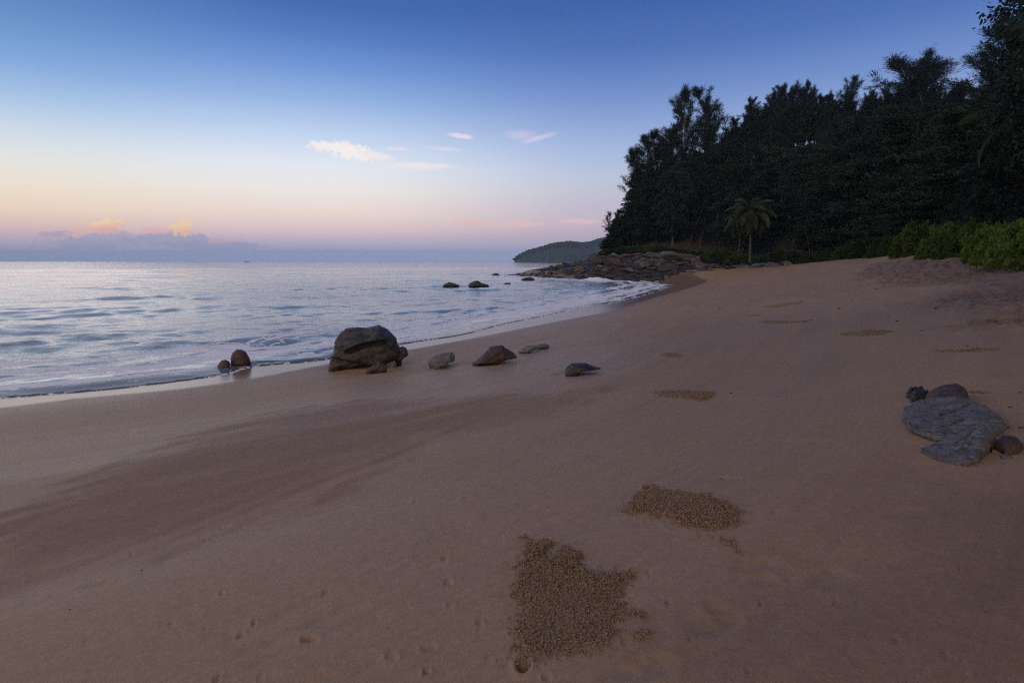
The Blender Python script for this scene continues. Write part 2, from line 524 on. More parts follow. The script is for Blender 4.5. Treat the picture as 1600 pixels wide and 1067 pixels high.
# low relief of the beach: long swash bars, faint swells, small dents
lm = sstep(-D, 0.0, 1.5)
Z += lm * (0.018 * fbm(S * 0.12, D * 0.5, 1.0, 3) + 0.006 * fbm(S * 0.5, D * 2.2, 4.0, 2))
lowtide = fbm(S * 0.35, D * 0.2, 9.0, 2)
co, cd = soft_in(P + np.stack([0.25 * fbm(X * 1.5, Y * 1.5, 2, 3), 0.25 * fbm(X * 1.5, Y * 1.5, 5, 3)], 1) * 1.2, coarse_poly, 0.16)
fingers = np.clip(perlin(X * 5.5 - Y * 3.0, Y * 0.9 + X * .5, 3.3) * 2.4 + 0.45, 0, 1)
co = np.clip(co * (0.2 + 0.8 * np.maximum(fingers, sstep(cd, 0.0, 0.7))), 0, 1)
Z += 0.006 * co * (1 + 0.6 * perlin(X * 9, Y * 9, 1))
fo, fd = soft_in(P + np.stack([1.2 * fbm(X * .4, Y * .4, 2, 3), 1.2 * fbm(X * .4, Y * .4, 5, 3)], 1), foot_poly, 0.9)
tread = perlin(X * 2.6, Y * 2.6, 8.1); tread2 = perlin(X * 5.1 + 9, Y * 5.1, 2.1)
Z += fo * (-0.13 * sstep(tread, 0.0, 0.25) + 0.09 * tread2 + 0.03 * fbm(X * 1.0, Y * 1.0, 1, 2))
# scattered shallow footprints and dents
def dent(u, v, rx, ry, depth, rot=0.0, rim=0.3):
    global Z
    q = on_sand(u, v); c, s_ = math.cos(rot), math.sin(rot)
    dx, dy = X - q[0], Y - q[1]
    m = (abs(dx) < 4 * rx + 4 * ry) & (abs(dy) < 4 * rx + 4 * ry)
    a = (dx[m] * c + dy[m] * s_) / rx; bb = (-dx[m] * s_ + dy[m] * c) / ry
    r2 = a * a + bb * bb
    Z[m] += -depth * np.exp(-r2 * r2) + depth * rim * np.exp(-(np.sqrt(r2) - 1.35) ** 2 * 9)


for a in [(1130, 955, .05, .09, .007, .3), (1110, 975, .10, .06, .006, 0), (1180, 880, .12, .05, .006, .2), (1010, 1040, .10, .06, .007, .2), (965, 1050, .07, .04, .005, 0), (1195, 905, .06, .05, .005, 0),
          (700, 908, .022, .018, .010, 0), (695, 871, .022, .016, .009, 0), (655, 866, .03, .015, .006, 0), (1128, 748, .16, .05, .007, 0), (1225, 700, .20, .06, .006, .4), (1300, 900, .10, .07, .006, .5), (1420, 800, .12, .07, .006, .1),
          (485, 996, .035, .02, .012, 0), (670, 1010, .03, .02, .008, .3), (280, 965, .08, .02, .006, .4), (160, 910, .10, .03, .008, .2), (300, 940, .09, .02, .006, .4), (1250, 690, .25, .05, .006, -.4), (1180, 640, .2, .05, .007, 0),
          (540, 560, .3, .1, .02, 0), (760, 800, .02, .02, .006, 0), (820, 640, .2, .05, .008, .2), (500, 800, .2, .03, .006, .5), (380, 700, .3, .05, .01, .4)]:
    dent(*a)
_rp = random.Random(99)
for _ in range(60):
    v_ = 640 + 420 * _rp.random() ** .8; dent(_rp.uniform(0, 1600), v_, _rp.uniform(.008, .03), _rp.uniform(.008, .02), _rp.uniform(.003, .008), _rp.uniform(0, 3), .5)
for _ in range(40):
    dent(_rp.uniform(0, 1600), _rp.uniform(600, 1060), _rp.uniform(.1, .35), _rp.uniform(.012, .04), _rp.uniform(.002, .005), _rp.uniform(.2, .9), .3)
# moats scoured round the boulders by the last tide
moats = []
for u, v, r in [(575, 574, .85), (690, 571, .35), (770, 566, .5), (905, 582, .35), (588, 580, .28), (375, 573, .3)]:
    q = on_sand(u, v); rr = np.hypot(X - q[0], (Y - q[1]) * 1.3)
    Z += -0.035 * np.exp(-((rr - r) / (r * .35)) ** 2)
for q, rr, dp in [(burrows[0], .016, .09), (burrows[1], .014, .06)]:
    r2 = np.hypot(X - q[0], (Y - q[1]) * 0.62)
    Z += -dp * np.exp(-(r2 / rr) ** 2) + .005 * np.exp(-((r2 - rr * 2.2) / (rr * .9)) ** 2)
wd, _ = seg_dist(P, wetline[:-1], wetline[1:])
wside = inside(P, np.vstack([wetline, [[10, 90], [-200, 90], [-200, wetline[0][1]]]]))
wsd = np.where(wside, wd, -wd) + 0.10 * fbm(S * 0.7, D * 0.2, 3.0, 3)
wetA = sstep(wsd, -0.05, 0.22) * (1 - 0.75 * sstep(S, *[float(x) for x in seg_dist(np.array([[9.5, 40.0], [15.0, 50.0]]), shoreline[:-1], shoreline[1:])[1]]))
moist_shade = np.maximum(sstep(wsd, -0.25, 0.1), 0)
nearm = (np.hypot(X - burrows[0][0], Y - burrows[0][1]) < 1e9)
moist_shade = np.maximum(moist_shade, 0.55 * sstep(-D, 4.0, 0.0))
shade_mask, _ = soft_in(P + np.stack([0.5 * fbm(X * .8, Y * .8, 2, 3), 0.5 * fbm(X * .8, Y * .8, 5, 3)], 1), shade_poly, 0.7)
moist_shade = np.maximum(moist_shade, 0.5 * shade_mask)  # the painted shade also rides on the damp mask
m = keep[fa].any(1)
V, F2, at = compact(np.stack([X, Y, Z], 1), fa[m], dict(wet=wetA, coarse=np.maximum(co, 0.5 * shade_mask), foot=fo, moist_shade=moist_shade, sd=np.stack([S, D, 0 * D], 1)))  # coarse also carries the painted shade at lower right
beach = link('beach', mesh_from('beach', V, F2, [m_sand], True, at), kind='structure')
beach['label'] = 'brown damp sand beach sloping down to the sea'
bed = link('seabed', mesh_from('seabed', [(-9000, -9000, -3.6), (9000, -9000, -3.6), (9000, 9000, -3.6), (-9000, 9000, -3.6)], [(0, 1, 2, 3)], [m_sand], False), kind='structure')

# ------------------------------------------------------------------ sea
m_sea, N, b = new_mat('sea_water')
geo = N.new('ShaderNodeNewGeometry'); pos = geo.outputs['Position']
sd = N.attr('sd', 'Vector'); foam, depth = N.attr('foam'), N.attr('depth')
wob = N.noise(pos, 0.9, 3, 0.5)
wv = N.new('ShaderNodeVectorMath', operation='MULTIPLY_ADD')
nc = N.new('ShaderNodeTexNoise'); N.put(nc.inputs['Vector'], sd); nc.inputs['Scale'].default_value = 1.3; nc.inputs['Detail'].default_value = 3
N.l.new(nc.outputs['Color'], wv.inputs[0]); wv.inputs[1].default_value = (1.6, 0.8, 0); N.l.new(sd, wv.inputs[2])
fv = wv.outputs[0]


def voro(vec, sc, rnd=1.0):
    nd = N.new('ShaderNodeTexVoronoi', feature='DISTANCE_TO_EDGE'); N.put(nd.inputs['Vector'], vec); nd.inputs['Scale'].default_value = sc; nd.inputs['Randomness'].default_value = rnd
    return nd.outputs['Distance']


lace = N.math('SUBTRACT', 1.0, N.math('MULTIPLY', voro(N.mapping(fv, (0.55, 1.5, 1)), 3.2), 3.4))
lace2 = N.math('SUBTRACT', 1.0, N.math('MULTIPLY', voro(N.mapping(fv, (0.6, 1.7, 1)), 8.5), 3.4))
fn = N.noise(N.mapping(fv, (0.45, 1.9, 1)), 1.9, 5, 0.65)
lac = N.math('ADD', N.math('MULTIPLY', lace, 0.42), N.math('ADD', N.math('MULTIPLY', lace2, 0.22), N.math('MULTIPLY', fn, 0.75)))
fm = N.maprange(N.math('ADD', lac, foam), 1.36, 1.53)
N.put(b.inputs['Base Color'], N.mix(fm, N.mix(N.maprange(depth, 0.0, 0.5), (0.24, 0.31, 0.38), (0.15, 0.26, 0.35)), (0.93, 0.95, 0.98)))
N.put(b.inputs['Roughness'], N.maprange(fm, 0, 1, 0.07, 0.7, False))
b.inputs['IOR'].default_value = 1.33
bmp = N.new('ShaderNodeBump'); bmp.inputs['Strength'].default_value = 1.0; bmp.inputs['Distance'].default_value = 1.0
w1 = N.noise(N.mapping(pos, (0.75, 1.5, 1), (0, 0, 0.5)), 1.5, 5, 0.62, 0.3)
w2 = N.noise(N.mapping(pos, (0.6, 1.4, 1), (0, 0, 0.75)), 6.0, 3, 0.6, 0.2)
w3 = N.noise(N.mapping(pos, (0.5, 1.3, 1), (0, 0, 0.35)), 0.28, 3, 0.5, 0.2)
calm = N.maprange(N.noise(N.mapping(pos, (0.3, 1.0, 1), (0, 0, 0.35)), 0.06, 3, 0.55), 0.35, 0.65, 0.55, 1.1)
hh = N.math('ADD', N.math('MULTIPLY', w1, 0.060), N.math('ADD', N.math('MULTIPLY', w2, 0.017), N.math('MULTIPLY', w3, 0.07)))
hh = N.math('MULTIPLY', N.math('MULTIPLY', hh, calm), N.maprange(depth, 0.0, 0.25, 0.10, 1.0))
hh = N.math('ADD', hh, N.math('MULTIPLY', fm, 0.006))
N.put(bmp.inputs['Height'], hh); N.l.new(bmp.outputs[0], b.inputs['Normal'])
tr = N.new('ShaderNodeBsdfTransparent'); mx = N.new('ShaderNodeMixShader')
fres = N.new('ShaderNodeFresnel'); fres.inputs[0].default_value = 1.33; N.l.new(bmp.outputs[0], fres.inputs['Normal'])
see = N.math('MULTIPLY', N.maprange(depth, 0.0, 0.06, 0.7, 0.0), N.math('SUBTRACT', 1.0, N.math('MAXIMUM', fres.outputs[0], fm)))
N.put(mx.inputs[0], see); N.l.new(b.outputs[0], mx.inputs[1]); N.l.new(tr.outputs[0], mx.inputs[2])
N.l.new(mx.outputs[0], N.n['Material Output'].inputs[0])

X, Y, fa = polar_grid(1000, 40, np.concatenate([[0.5], np.geomspace(6, 230, 520), np.geomspace(240, 3200, 44)]))
P = np.stack([X, Y], 1); R = np.hypot(X, Y)
D, S = sea_dist(P)
lobe = 0.05 * fbm(S * 0.9, S * 0.0, 5.0, 2)
G = base_height(P, D)
res = np.maximum(R * 0.0072, R * 0.0022)
Hh = np.zeros_like(X)
r_ = np.random.default_rng(12)
md = math.radians(-52)       # travelling towards the beach (down right)
for i in range(46):
    lam = 0.45 * (26 ** (i / 45.0)) * r_.uniform(.9, 1.1)
    ang = md + r_.normal(0, 0.55 if lam < 4 else 0.25)
    a = 0.0058 * lam ** 0.80 * r_.uniform(.5, 1.2) * (0.85 if lam < 3 else .6)
    k = 2 * math.pi / lam
    ph = k * (X * math.cos(ang) + Y * math.sin(ang)) + r_.uniform(0, 6.28)
    if lam > 2: ph = ph + 1.2 * perlin(X / lam / 2.5, Y / lam / 2.5, i)
    s_ = np.sin(ph)
    Hh += a * (s_ + 0.35 * np.cos(2 * ph)) * sstep(lam / res, 2.2, 5.0)
patch = 0.55 + 0.9 * sstep(fbm(X * .06, Y * .12, 2.0, 2), -.3, .4)
Hh *= patch
# the low swells running in along the shore, and the small breaking edge
Hh += 0.032 * np.exp(-((D - 5.6 - 0.8 * fbm(S * .12, 0 * S, 1, 2)) / 0.55) ** 2) * sstep(fbm(S * .1, 0 * S, 8, 2), -.35, .2)
Hh += 0.024 * np.exp(-((D - 10.0 - 1.2 * fbm(S * .1, 0 * S, 3, 2)) / 0.8) ** 2) * sstep(fbm(S * .07, 0 * S, 12, 2), -.35, .2)
Hh += 0.05 * np.exp(-((D - 2.7 - 0.7 * fbm(S * .2, 0 * S, 5, 2)) / 0.26) ** 2) * sstep(fbm(S * .2, 0 * S, 14, 2), -.4, .1)
Hh += 0.035 * np.exp(-((D - 1.25 - 0.35 * fbm(S * .3, 0 * S, 6, 2)) / 0.15) ** 2) * sstep(fbm(S * .25, 0 * S, 17, 2), -.2, .2)
dep = np.clip(-G, 0, 10)
Zs = Hh * sstep(D, 0.3, 3.5) + 0.35 * Hh * sstep(D, 0, .6) * (1 - sstep(D, 0.3, 3.5))
Zs = np.maximum(Zs, np.minimum(G, 0) + 0.006)
lip = D + lobe
Zs = np.where(lip > 0, Zs + 0.012 * sstep(lip, 0.0, 0.06), G - 0.05)
far = 1 - sstep(R, 60, 130)
n1 = fbm(S * .25, D * .6, 2.0, 3)
b1 = np.exp(-((D - 2.2 - 0.7 * fbm(S * .2, 0 * S, 5, 2)) / 0.52) ** 2)
b4 = np.exp(-((D - 3.3 - 0.7 * fbm(S * .17, 0 * S, 33, 2)) / 0.30) ** 2)
b2 = np.exp(-((D - 4.8 - 0.8 * fbm(S * .12, 0 * S, 1, 2)) / .55) ** 2)
b3 = np.exp(-((D - 0.95 - 0.4 * fbm(S * .3, 0 * S, 6, 2)) / 0.22) ** 2)
foamA = 0.70 * b1 + 0.56 * b2 + 0.56 * b3 + 0.50 * b4 + 0.10 * sstep(D, 3.5, 1.0) + .45 * fbm(S * .6, D * 2.6, 6.0, 3) * sstep(D, 16, 6) + 0.40 * n1 * sstep(D, 14, 3) + 0.30 * sstep(D, 14, 2)
foamA = np.maximum(foamA, 1.0 * np.exp(-(np.maximum(lip, 0) / 0.09) ** 2) * sstep(fbm(S * .8, 0 * S, 21, 2), -.6, 0.3))
right_open = sstep(X, -2, 6) * sstep(Y, 16, 26)
foamA = foamA + right_open * 0.14 * sstep(D, 20, 6)
foamA *= (1 - 0.85 * sstep(D, 14, 24))
# surf round the rocky point
fd_, fs_ = seg_dist(P, frontline[:-1], frontline[1:])
foamA += sstep(fd_, 1.8, 0.2) * (0.30 + 0.8 * fbm(X * .35, Y * .35, 3, 2))
br = np.exp(-(((X - 11.2) / 1.6) ** 2 + ((Y - 76.8) / .9) ** 2))
foamA += 1.4 * br
Zs += 0.55 * br * (0.8 + .5 * fbm(X * 1.5, Y * 1.5, 3, 2)) + 0.12 * sstep(fd_, 2.0, 0.4) * (0.5 + fbm(X * .7, Y * .7, 5, 3))
foamA = np.where(dep > -1, foamA, 0)
keep = (D > -0.12)
m = keep[fa].any(1)
V, F2, at = compact(np.stack([X, Y, Zs], 1), fa[m], dict(foam=np.clip(foamA, 0, 2), depth=np.where(lip > 0, dep, 0), sd=np.stack([S, D, 0 * D], 1)))
sea = link('sea', mesh_from('sea', V, F2, [m_sea], True, at), kind='structure')
sea['label'] = 'calm pale sea reflecting the dawn sky with foam along the beach'

# ------------------------------------------------------------------ rocks
def rock_material(name, c1, c2, c3, scale=1.0, rough=0.75, seam=0.5, wetline=None):
    m, N, b = new_mat(name)
    t = N.new('ShaderNodeTexCoord'); oi = N.new('ShaderNodeObjectInfo')
    off = N.new('ShaderNodeVectorMath', operation='MULTIPLY_ADD')
    cmb = N.new('ShaderNodeCombineXYZ')
    for k in range(3): N.put(cmb.inputs[k], N.math('MULTIPLY', oi.outputs['Random'], 31.0 + 17 * k))
    N.l.new(cmb.outputs[0], off.inputs[0]); off.inputs[1].default_value = (1, 1, 1); N.l.new(t.outputs['Object'], off.inputs[2])
    v = off.outputs[0]
    n1 = N.noise(v, 2.2 * scale, 6, 0.65, 0.5)
    n2 = N.noise(N.mapping(v, (1, 1, 2.6), (0.5, 0.3, 0)), 5.0 * scale, 6, 0.7, 1.0)
    n3 = N.noise(v, 28 * scale, 4, 0.7)
    col = N.mix(N.maprange(n1, 0.35, 0.65), c1, c2)
    col = N.mix(N.math('MULTIPLY', N.maprange(n2, 0.5, 0.72), 0.75), col, c3)
    vv = N.new('ShaderNodeTexVoronoi', feature='DISTANCE_TO_EDGE'); 
    wv = N.new('ShaderNodeVectorMath', operation='MULTIPLY_ADD'); nn = N.new('ShaderNodeTexNoise'); N.put(nn.inputs['Vector'], v); nn.inputs['Scale'].default_value = 3 * scale
    N.l.new(nn.outputs['Color'], wv.inputs[0]); wv.inputs[1].default_value = (.5 / scale,) * 3; N.l.new(v, wv.inputs[2])
    N.l.new(wv.outputs[0], vv.inputs['Vector']); vv.inputs['Scale'].default_value = 1.5 * scale
    crack = N.maprange(vv.outputs['Distance'], 0.0, 0.03)
    col = N.mix(N.math('MULTIPLY', N.math('SUBTRACT', 1.0, crack), seam), col, (0.02, 0.017, 0.016))
    col = N.mix(1.0, col, N.maprange(n3, 0.3, 0.7, 0.75, 1.25, False), 'MULTIPLY')
    col = N.mix(1.0, col, N.maprange(oi.outputs['Random'], 0, 1, 0.75, 1.2, False), 'MULTIPLY')
    N.put(b.inputs['Base Color'], col)
    N.put(b.inputs['Roughness'], N.maprange(n1, 0.3, 0.7, rough - 0.15, rough + 0.1, False))
    bp = N.new('ShaderNodeBump'); bp.inputs['Strength'].default_value = 0.9; bp.inputs['Distance'].default_value = 1.0
    h = N.math('ADD', N.math('MULTIPLY', n2, 0.05 / scale), N.math('ADD', N.math('MULTIPLY', n3, 0.010 / scale), N.math('MULTIPLY', crack, 0.012 / scale * (seam * 2))))
    N.put(bp.inputs['Height'], h); N.l.new(bp.outputs[0], b.inputs['Normal'])
    return m


m_rk_dark = rock_material('rock_dark_brown', (0.019, 0.019, 0.021), (0.066, 0.066, 0.069), (0.018, 0.011, 0.009), 3.5, 0.5)
m_rk_grey = rock_material('rock_blue_grey', (0.108, 0.106, 0.112), (0.19, 0.187, 0.195), (0.05, 0.042, 0.045), 6.0, 0.7)
m_rk_red = rock_material('rock_red_brown', (0.055, 0.034, 0.027), (0.11, 0.075, 0.062), (0.035, 0.02, 0.016), 4.0, 0.6)
m_pt_grey = rock_material('point_rock_grey', (0.055, 0.052, 0.056), (0.17, 0.16, 0.165), (0.030, 0.034, 0.03), 1.6, 0.8)
m_pt_warm = rock_material('point_rock_warm', (0.046, 0.036, 0.034), (0.10, 0.076, 0.07), (0.045, 0.03, 0.026), 1.6, 0.8)
m_pt_dark = rock_material('point_rock_dark', (0.032, 0.026, 0.024), (0.065, 0.053, 0.048), (0.02, 0.016, 0.015), 1.6, 0.55)


_ico = {}


def ico(sub):
    if sub in _ico: return _ico[sub]
    import bmesh
    bm = bmesh.new(); bmesh.ops.create_icosphere(bm, subdivisions=sub, radius=1.0)
    v = np.array([q.co[:] for q in bm.verts]); f = np.array([[q.index for q in p.verts] for p in bm.faces]); bm.free()
    _ico[sub] = (v / np.linalg.norm(v, axis=1)[:, None], f)
    return _ico[sub]


def facet(p, seed, n=14, lo=0.72, hi=1.0, soft=26.0):
    r = np.random.default_rng(seed)
    nr = r.normal(size=(n, 3)); nr /= np.linalg.norm(nr, axis=1)[:, None]
    h = r.uniform(lo, hi, n)
    dt = np.maximum(p @ nr.T, 1e-3)
    rr = h / dt
    rr = np.minimum(rr, 3.0)
    sm = -np.log(np.exp(-soft * rr).sum(1) + np.exp(-soft * 1.08)) / soft
    return sm


def rock_mesh(name, seed, sub=4, n=14, lo=.68, amp=0.06, mat=None, soft=22):
    p, f = ico(sub)
    r = facet(p, seed, n, lo, 1.0, soft)
    q = p * r[:, None]
    q = q * (1 + amp * fbm(q[:, 0] * 2 + seed, q[:, 1] * 2, q[:, 2] * 2, 4) + 0.4 * amp * fbm(q[:, 0] * 8, q[:, 1] * 8 + seed, q[:, 2] * 8, 2))[:, None]
    return mesh_from(name, q, f, [mat] if mat else [], sub > 3)


def outline_rock(name, px, Yd, depth, mat, sub=6, seed=1, amp=0.05, base_drop=0.12, squash=0.75, feat=None, lab=None, cat='boulder', group=None, nfac=16, lo=.76):
    """a solid rock whose silhouette in the view follows px; built at its own distance with a real depth"""
    W_ = np.array([aty(u, v, Yd) for u, v in px])
    c = W_.mean(0); c[2] = (W_[:, 2].min() * .6 + W_[:, 2].max() * .4)
    base_z = W_[:, 2].min()
    az = math.atan2(c[0], c[1]); rt = np.array([math.cos(az), -math.sin(az)])
    a = (W_[:, :2] - c[:2]) @ rt; z = W_[:, 2] - c[2]
    th = np.arctan2(z, a); rr = np.hypot(a, z)
    # densify the outline
    n = len(px); T = []; RR = []
    for i in range(n):
        for k in np.linspace(0, 1, 12, endpoint=False):
            j = (i + 1) % n
            aa = a[i] * (1 - k) + a[j] * k; zz = z[i] * (1 - k) + z[j] * k
            T.append(math.atan2(zz, aa)); RR.append(math.hypot(aa, zz))
    o = np.argsort(T); T = np.array(T)[o]; RR = np.array(RR)[o]
    T = np.concatenate([T - 2 * math.pi, T, T + 2 * math.pi]); RR = np.tile(RR, 3)
    p, f = ico(sub)
    t = np.arctan2(p[:, 2], p[:, 0]); Ro = np.interp(t, T, RR)
    rho = np.hypot(p[:, 0], p[:, 2])
    e = squash
    pl = rho ** e; 
    lx = np.cos(t) * Ro * pl; lz = np.sin(t) * Ro * pl; ly = np.sign(p[:, 1]) * np.abs(p[:, 1]) ** 0.9 * depth
    q = np.stack([lx, ly, lz], 1)
    sc = float(Ro.mean())
    fr = facet(p, seed, nfac, lo, 1.03, 70)
    face = sstep(np.abs(p[:, 1]), 0.15, 0.6)
    q[:, 1] *= np.minimum(fr, 1.05) * 1.0
    q[:, [0, 2]] *= (1 - (1 - np.minimum(fr, 1.0)) * 0.55 * face)[:, None]
    nz = fbm(q[:, 0] / sc * 1.6 + seed, q[:, 1] / sc * 1.6, q[:, 2] / sc * 1.6, 5)
    nz2 = -np.abs(fbm(q[:, 0] / sc * 2.2, q[:, 1] / sc * 2.2 + seed, q[:, 2] / sc * 2.2, 3)) 
    nz3 = fbm(q[:, 0] / sc * 7 + seed, q[:, 1] / sc * 7, q[:, 2] / sc * 9, 3)
    q *= (1 + amp * nz + amp * 1.3 * nz2 + amp * .35 * nz3)[:, None]
    if feat: q = feat(q, p, sc)
    low = q[:, 2] < (base_z - c[2])
    # world: local x -> right, y -> away
    fw = np.array([math.sin(az), math.cos(az)])
    wx = q[:, 0] * rt[0] + q[:, 1] * fw[0]; wy = q[:, 0] * rt[1] + q[:, 1] * fw[1]
    zz = q[:, 2].copy()
    under = zz < (base_z - c[2]) + 0.04
    # bury the foot
    zz = np.where(q[:, 2] < base_z - c[2] + 0.03, zz - base_drop, zz)
    V = np.stack([wx, wy, zz], 1)
    org = np.array([c[0], c[1] + depth * .5, base_z])
    V[:, 1] += 0
    V[:, 2] += c[2] - base_z
    me = mesh_from(name, V, f, [mat], True)
    ob = link(name, me, lab, cat, group)
    ob.location = (float(c[0] + fw[0] * depth * .55), float(c[1] + fw[1] * depth * .55), float(base_z))
    return ob


def base_Y(u, v):
    q = on_sand(u, v); return q[1]


def feat_big(q, p, sc):
    x, z = q[:, 0] / sc, q[:, 2] / sc
    fr = (p[:, 1] < 0)
    # the dark overhang cleft running up to the right across the face
    line = z - (0.05 + 0.42 * (x + 0.9) - 0.22 * (x + .5) ** 2)
    msk = sstep(x, -1.0, -0.6) * sstep(x, .9, .35)
    q[:, 1] += fr * sc * 0.25 * msk * (np.exp(-((line + .05) / .10) ** 2) - 0.9 * np.exp(-((line - .12) / .14) ** 2))
    # ledge low on the left and the undercut foot
    l2 = z - (-0.30 - 0.22 * (x + 1.0))
    q[:, 1] += fr * sc * 0.14 * np.exp(-(l2 / .07) ** 2) * sstep(x, .7, -.2)
    q[:, 1] += fr * sc * 0.20 * sstep(z, -.42, -.58) * sstep(x, -.75, -.3) * sstep(x, 1.1, .5)
    # diagonal seam on the right shoulder
    l3 = z - (0.62 - 0.9 * (x - 0.25))
    q[:, 1] += fr * sc * 0.08 * np.exp(-(l3 / .05) ** 2) * sstep(x, .1, .4)
    return q


big = [(513, 577), (516, 556), (521, 548), (522, 536), (528, 522), (540, 514), (560, 513), (576, 514), (592, 510), (602, 514), (611, 521), (617, 528), (622, 533), (623, 542), (628, 549), (630, 558), (620, 566), (606, 574), (588, 577), (566, 577), (545, 577)]
outline_rock('large_boulder', big, base_Y(560, 576) , .52, m_rk_dark, 7, 5, .045, .15, .72, feat_big, 'large dark rounded boulder at the water edge, biggest rock on the beach', 'boulder')
outline_rock('shoulder_stone', [(617, 566), (613, 552), (619, 545), (628, 542), (634, 543), (637, 549), (638, 556), (632, 560), (626, 566)], base_Y(625, 569) - .1, .14, m_rk_dark, 5, 9, .08, .1, .7, None, 'small dark stone wedged against the right side of the largest boulder', 'stone')
outline_rock('flat_stone', [(602, 572), (605, 567), (612, 565), (619, 567), (620, 571), (612, 573)], base_Y(611, 573), .12, m_rk_grey, 4, 10, .05, .05, .8, None, 'small flat grey stone at the right foot of the largest boulder', 'stone')
outline_rock('pointed_stone', [(569, 582), (578, 574), (586, 570), (593, 566), (601, 571), (606, 577), (604, 581), (596, 583), (582, 583)], base_Y(588, 583) , .16, m_rk_red, 5, 22, .06, .06, .72, None, 'small pointed pinkish brown stone in front of the largest boulder', 'stone')
outline_rock('tall_stone', [(361, 573), (360, 560), (363, 551), (370, 547), (378, 547), (385, 552), (390, 561), (393, 570), (385, 573), (372, 575)], base_Y(376, 574) + .0, .22, m_rk_red, 6, 31, .04, .15, .72, None, 'upright domed brown rock standing in the foam at far left', 'boulder')
outline_rock('low_stone', [(338, 577), (341, 569), (346, 564), (352, 563), (358, 566), (361, 572), (355, 577), (346, 578)], base_Y(350, 578), .16, m_rk_red, 5, 32, .05, .12, .72, None, 'smaller round brown rock left of the upright rock in the foam', 'stone')
outline_rock('foam_stone', [(325, 578), (332, 575), (338, 575), (342, 578), (334, 580)], base_Y(333, 580), .09, m_rk_dark, 4, 33, .05, .1, .8, None, 'flat dark rock barely above the foam, leftmost in the surf', 'stone')
outline_rock('grey_slab_stone', [(668, 572), (668, 566), (676, 559), (688, 554), (700, 552), (707, 552), (711, 557), (711, 566), (704, 567), (697, 570), (688, 570), (674, 575)], base_Y(690, 573), .22, m_rk_grey, 6, 41, .04, .08, .75, None, 'blue grey slab rock with a curved top, first right of the largest boulder', 'boulder')
outline_rock('wedge_stone', [(676, 574), (684, 569), (691, 565), (697, 567), (701, 571), (693, 574), (682, 575)], base_Y(690, 576) - .05, .10, m_rk_grey, 5, 42, .05, .06, .75, None, 'small wedge of stone leaning at the foot of the blue grey slab rock', 'stone')
outline_rock('red_brown_boulder', [(736, 571), (746, 563), (757, 553), (765, 545), (777, 541), (786, 542), (790, 546), (799, 551), (806, 557), (808, 561), (796, 563), (786, 567), (768, 569), (750, 570)], base_Y(770, 569), .34, m_rk_red, 6, 55, .06, .12, .7, None, 'reddish brown peaked rock on the sand between grey rocks', 'boulder')
outline_rock('half_buried_slab', [(809, 551), (813, 546), (824, 541), (834, 540), (840, 543), (834, 548), (822, 553)], base_Y(822, 552), .2, m_rk_grey, 5, 61, .05, .05, .8, None, 'low pale grey slab half buried in sand beyond the red brown rock', 'stone')
outline_rock('dark_slab_end', [(833, 543), (842, 539), (853, 538), (860, 542), (852, 545), (840, 545)], base_Y(846, 546), .18, m_rk_grey, 5, 62, .05, .05, .8, None, 'dark smooth stone touching the right end of the low pale slab', 'stone')
outline_rock('dark_fin_stone', [(881, 586), (884, 576), (892, 570), (904, 569), (916, 569), (924, 573), (932, 575), (941, 577), (924, 579), (908, 582), (896, 586)], base_Y(900, 585), .2, m_rk_dark, 6, 71, .05, .08, .72, None, 'black fin shaped rock lying alone on open sand mid beach', 'boulder')


def ground_rock(name, px, h, tilt, mat, sub=6, seed=1, amp=0.05, lab=None, cat='boulder', lift=0.5, flat=5.0, extra=None):
    """a low rock whose plan follows px on the sand; h its height, tilt (dx,dy) leans the top face"""
    G_ = np.array([on_sand(u, v + 0) for u, v in px])
    c = G_.mean(0)
    a = G_[:, :2] - c[:2]
    T = []; RR = []; n = len(px)
    for i in range(n):
        for k in np.linspace(0, 1, 12, endpoint=False):
            j = (i + 1) % n; q = a[i] * (1 - k) + a[j] * k
            T.append(math.atan2(q[1], q[0])); RR.append(math.hypot(*q))
    o = np.argsort(T); T = np.array(T)[o]; RR = np.array(RR)[o]
    T = np.concatenate([T - 2 * math.pi, T, T + 2 * math.pi]); RR = np.tile(RR, 3)
    p, f = ico(sub)
    t = np.arctan2(p[:, 1], p[:, 0]); Ro = np.interp(t, T, RR)
    rho = np.hypot(p[:, 0], p[:, 1])
    e = rho ** .75
    x, y = np.cos(t) * Ro * e, np.sin(t) * Ro * e
    sc = Ro.mean()
    top = (1 - rho ** flat) ** (1 / flat)
    z = np.sign(p[:, 2]) * top * h
    z = np.where(p[:, 2] > 0, z * (1 + (x * tilt[0] + y * tilt[1]) / sc), z * .6)
    q = np.stack([x, y, z], 1)
    nz = fbm(x / sc * 2 + seed, y / sc * 2, z / sc * 2, 5)
    q[:, 2] += amp * h * 2.2 * nz * (p[:, 2] > 0) * sstep(1 - rho, 0, .1)
    q[:, :2] *= (1 + amp * .6 * fbm(x / sc * 3, y / sc * 3 + seed, z / sc * 3, 3))[:, None]
    if extra: q = extra(q, p, sc)
    me = mesh_from(name, q, f, [mat], True)
    ob = link(name, me, lab, cat)
    ob.location = (float(c[0]), float(c[1]), float(c[2] - .01))
    return ob


